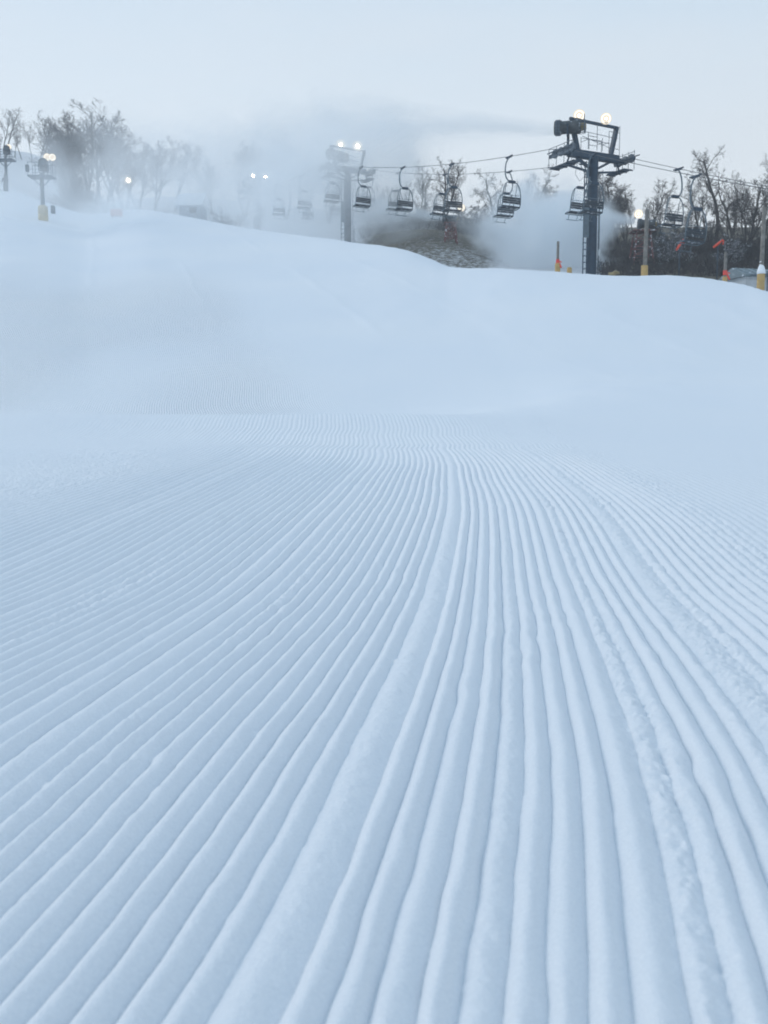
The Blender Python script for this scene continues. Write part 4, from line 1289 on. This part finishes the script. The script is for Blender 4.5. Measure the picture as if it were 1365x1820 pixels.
def blob(c, r, dens, label, noise_scale=.12, lo=.30, hi=.70, name='snow_mist', step=1.0, power=1.3, rz=0.0):
    def build(N, L, t, math_):
        vm = N.new('ShaderNodeVectorMath'); vm.operation = 'DIVIDE'; vm.inputs[1].default_value = r
        L.new(t.outputs['Object'], vm.inputs[0])
        ln = N.new('ShaderNodeVectorMath'); ln.operation = 'LENGTH'; L.new(vm.outputs[0], ln.inputs[0])
        f = math_('MAXIMUM', math_('SUBTRACT', 1.0, ln.outputs['Value']), 0.0)
        return math_('MINIMUM', math_('MULTIPLY', f, 1.25), 1.0)
    m = vol_nodes(name, dens, build, noise_scale, lo, hi, step, erode=True)
    mb = MB(); n = 20; vs = []; fs = []
    for i in range(1, 10):
        th = math.pi * i / 10
        for k in range(n):
            a = 2 * math.pi * k / n
            vs.append((1.03 * r[0] * math.sin(th) * math.cos(a), 1.03 * r[1] * math.sin(th) * math.sin(a), 1.03 * r[2] * math.cos(th)))
    for i in range(8):
        for k in range(n): fs.append((i * n + k, (i + 1) * n + k, (i + 1) * n + (k + 1) % n, i * n + (k + 1) % n))
    vs += [(0, 0, r[2] * 1.03), (0, 0, -r[2] * 1.03)]
    for k in range(n):
        fs.append((len(vs) - 2, k, (k + 1) % n)); fs.append((len(vs) - 1, 8 * n + (k + 1) % n, 8 * n + k))
    mb.add(vs, fs)
    o = mb.build(name, m); o.location = c; o.rotation_euler = (0, 0, rz)
    tag(o, label, kind='stuff')
    return o
def jet(p0, p1, r0, r1, dens, label, noise_scale=.5, lo=.25, hi=.6, step=.6, end=.55, name='snow_jet', streak=.5):
    p0 = Vector(p0); p1 = Vector(p1); d = p1 - p0; Ln = d.length
    def build(N, L, t, math_):
        sx = N.new('ShaderNodeSeparateXYZ'); L.new(t.outputs['Object'], sx.inputs[0])
        tt = math_('DIVIDE', sx.outputs[2], Ln)
        R = math_('MULTIPLY_ADD', tt, r1 - r0, r0)
        rho = math_('SQRT', math_('ADD', math_('POWER', sx.outputs[0], 2.0), math_('POWER', sx.outputs[1], 2.0)))
        f = math_('MAXIMUM', math_('SUBTRACT', 1.0, math_('POWER', math_('DIVIDE', rho, R), 2.0)), 0.0)
        mr = N.new('ShaderNodeMapRange'); mr.inputs['From Min'].default_value = 1.0; mr.inputs['From Max'].default_value = end; mr.interpolation_type = 'SMOOTHSTEP'
        L.new(tt, mr.inputs['Value'])
        thin = math_('DIVIDE', r1, R)
        thin = math_('MINIMUM', math_('POWER', thin, 1.1), 14.0)
        return math_('MULTIPLY', math_('MULTIPLY', f, mr.outputs[0]), thin)
    m = vol_nodes(name, dens, build, noise_scale, lo, hi, step, stretch=(1, 1, streak))
    mb = MB(); mb.lathe([(0, r0 * 1.02), (Ln * .5, (r0 + r1) / 2 * 1.02), (Ln, r1 * 1.02)], (0, 0, 0), (0, 0, 1), 20)
    o = mb.build(name, m); o.location = p0
    o.rotation_euler = d.to_track_quat('Z', 'Y').to_euler()
    tag(o, label, kind='stuff')
    return o
jet(at(984, 228.5, 47.6), at(520, 218, 62), .36, 2.3, .36, 'long white snow jet blown left from the clear tower gun', step=.12, noise_scale=.9, lo=.36, hi=.64, streak=.2)
jet(at(1128, 391, 61.8), at(890, 380, 66), .28, 2.4, .9, 'snow jet blown left from the gun behind the wooden post', end=.5, step=.15, noise_scale=.8, lo=.35)
jet(at(793, 387, 69.8), at(590, 366, 76), .22, 1.8, .6, 'snow jet blown left from the small gun on the brown hill', end=.5, step=.15, noise_scale=.8)
blob(at(978, 425, 61), (5.4, 4.5, 4.8), 1.0, 'white snow mist settling left of the dark tower', .5)
blob(at(915, 395, 65), (5.2, 4, 4.2), .4, 'thin snow mist under the sharp overlapping chair pair', .5)
blob(at(555, 335, 70), (11, 7, 6.6), .20, 'thick snow cloud wrapped round the misty grey tower', .24)
blob(at(470, 345, 92), (19, 14, 8), .075, 'thick snow cloud around the faintest tower', .17)
blob(at(310, 358, 100), (20, 19, 8), .046, 'thick snow cloud over the crest around the hut', .15)
blob(at(560, 252, 84), (15, 10, 4.8), .055, 'thin snow veil above the misty grey tower lamps', .24)
blob(at(175, 330, 124), (18, 12, 13), .048, 'snow cloud drifting in front of the big grey trees', .14)
blob(at(655, 388, 79), (8.5, 4.5, 3.6), .20, 'low snow mist over the left end of the brown hill', .3)
blob(at(580, 272, 65), (8, 4, 3.6), .10, 'thin drifting snow in front of the misty tower head', .3)
blob(at(450, 275, 112), (25, 12, 6.8), .055, 'high thin snow veil over the faint tree tops', .16)
blob(at(70, 335, 68), (6, 4, 4.6), .16, 'thin snow haze before the gun poles at left', .2)
blob(at(212, 382, 69), (5, 4, 2.4), .34, 'ground mist before the mist-paled orange sign', .3)

hz = MB()
hz.box((0, 0, 35.5), (830, 830, 97))
o = hz.build('haze', None or bpy.data.materials.new('haze_air'))
hm = o.data.materials[0]; hm.use_nodes = True
hm.node_tree.nodes.remove(hm.node_tree.nodes['Principled BSDF'])
pv = hm.node_tree.nodes.new('ShaderNodeVolumePrincipled')
pv.inputs['Color'].default_value = (.985, .99, 1, 1); pv.inputs['Density'].default_value = .0012; pv.inputs['Anisotropy'].default_value = .1
hm.node_tree.links.new(pv.outputs[0], hm.node_tree.nodes['Material Output'].inputs['Volume'])
hm.cycles.homogeneous_volume = True
tag(o, 'thin cold winter haze', kind='stuff')
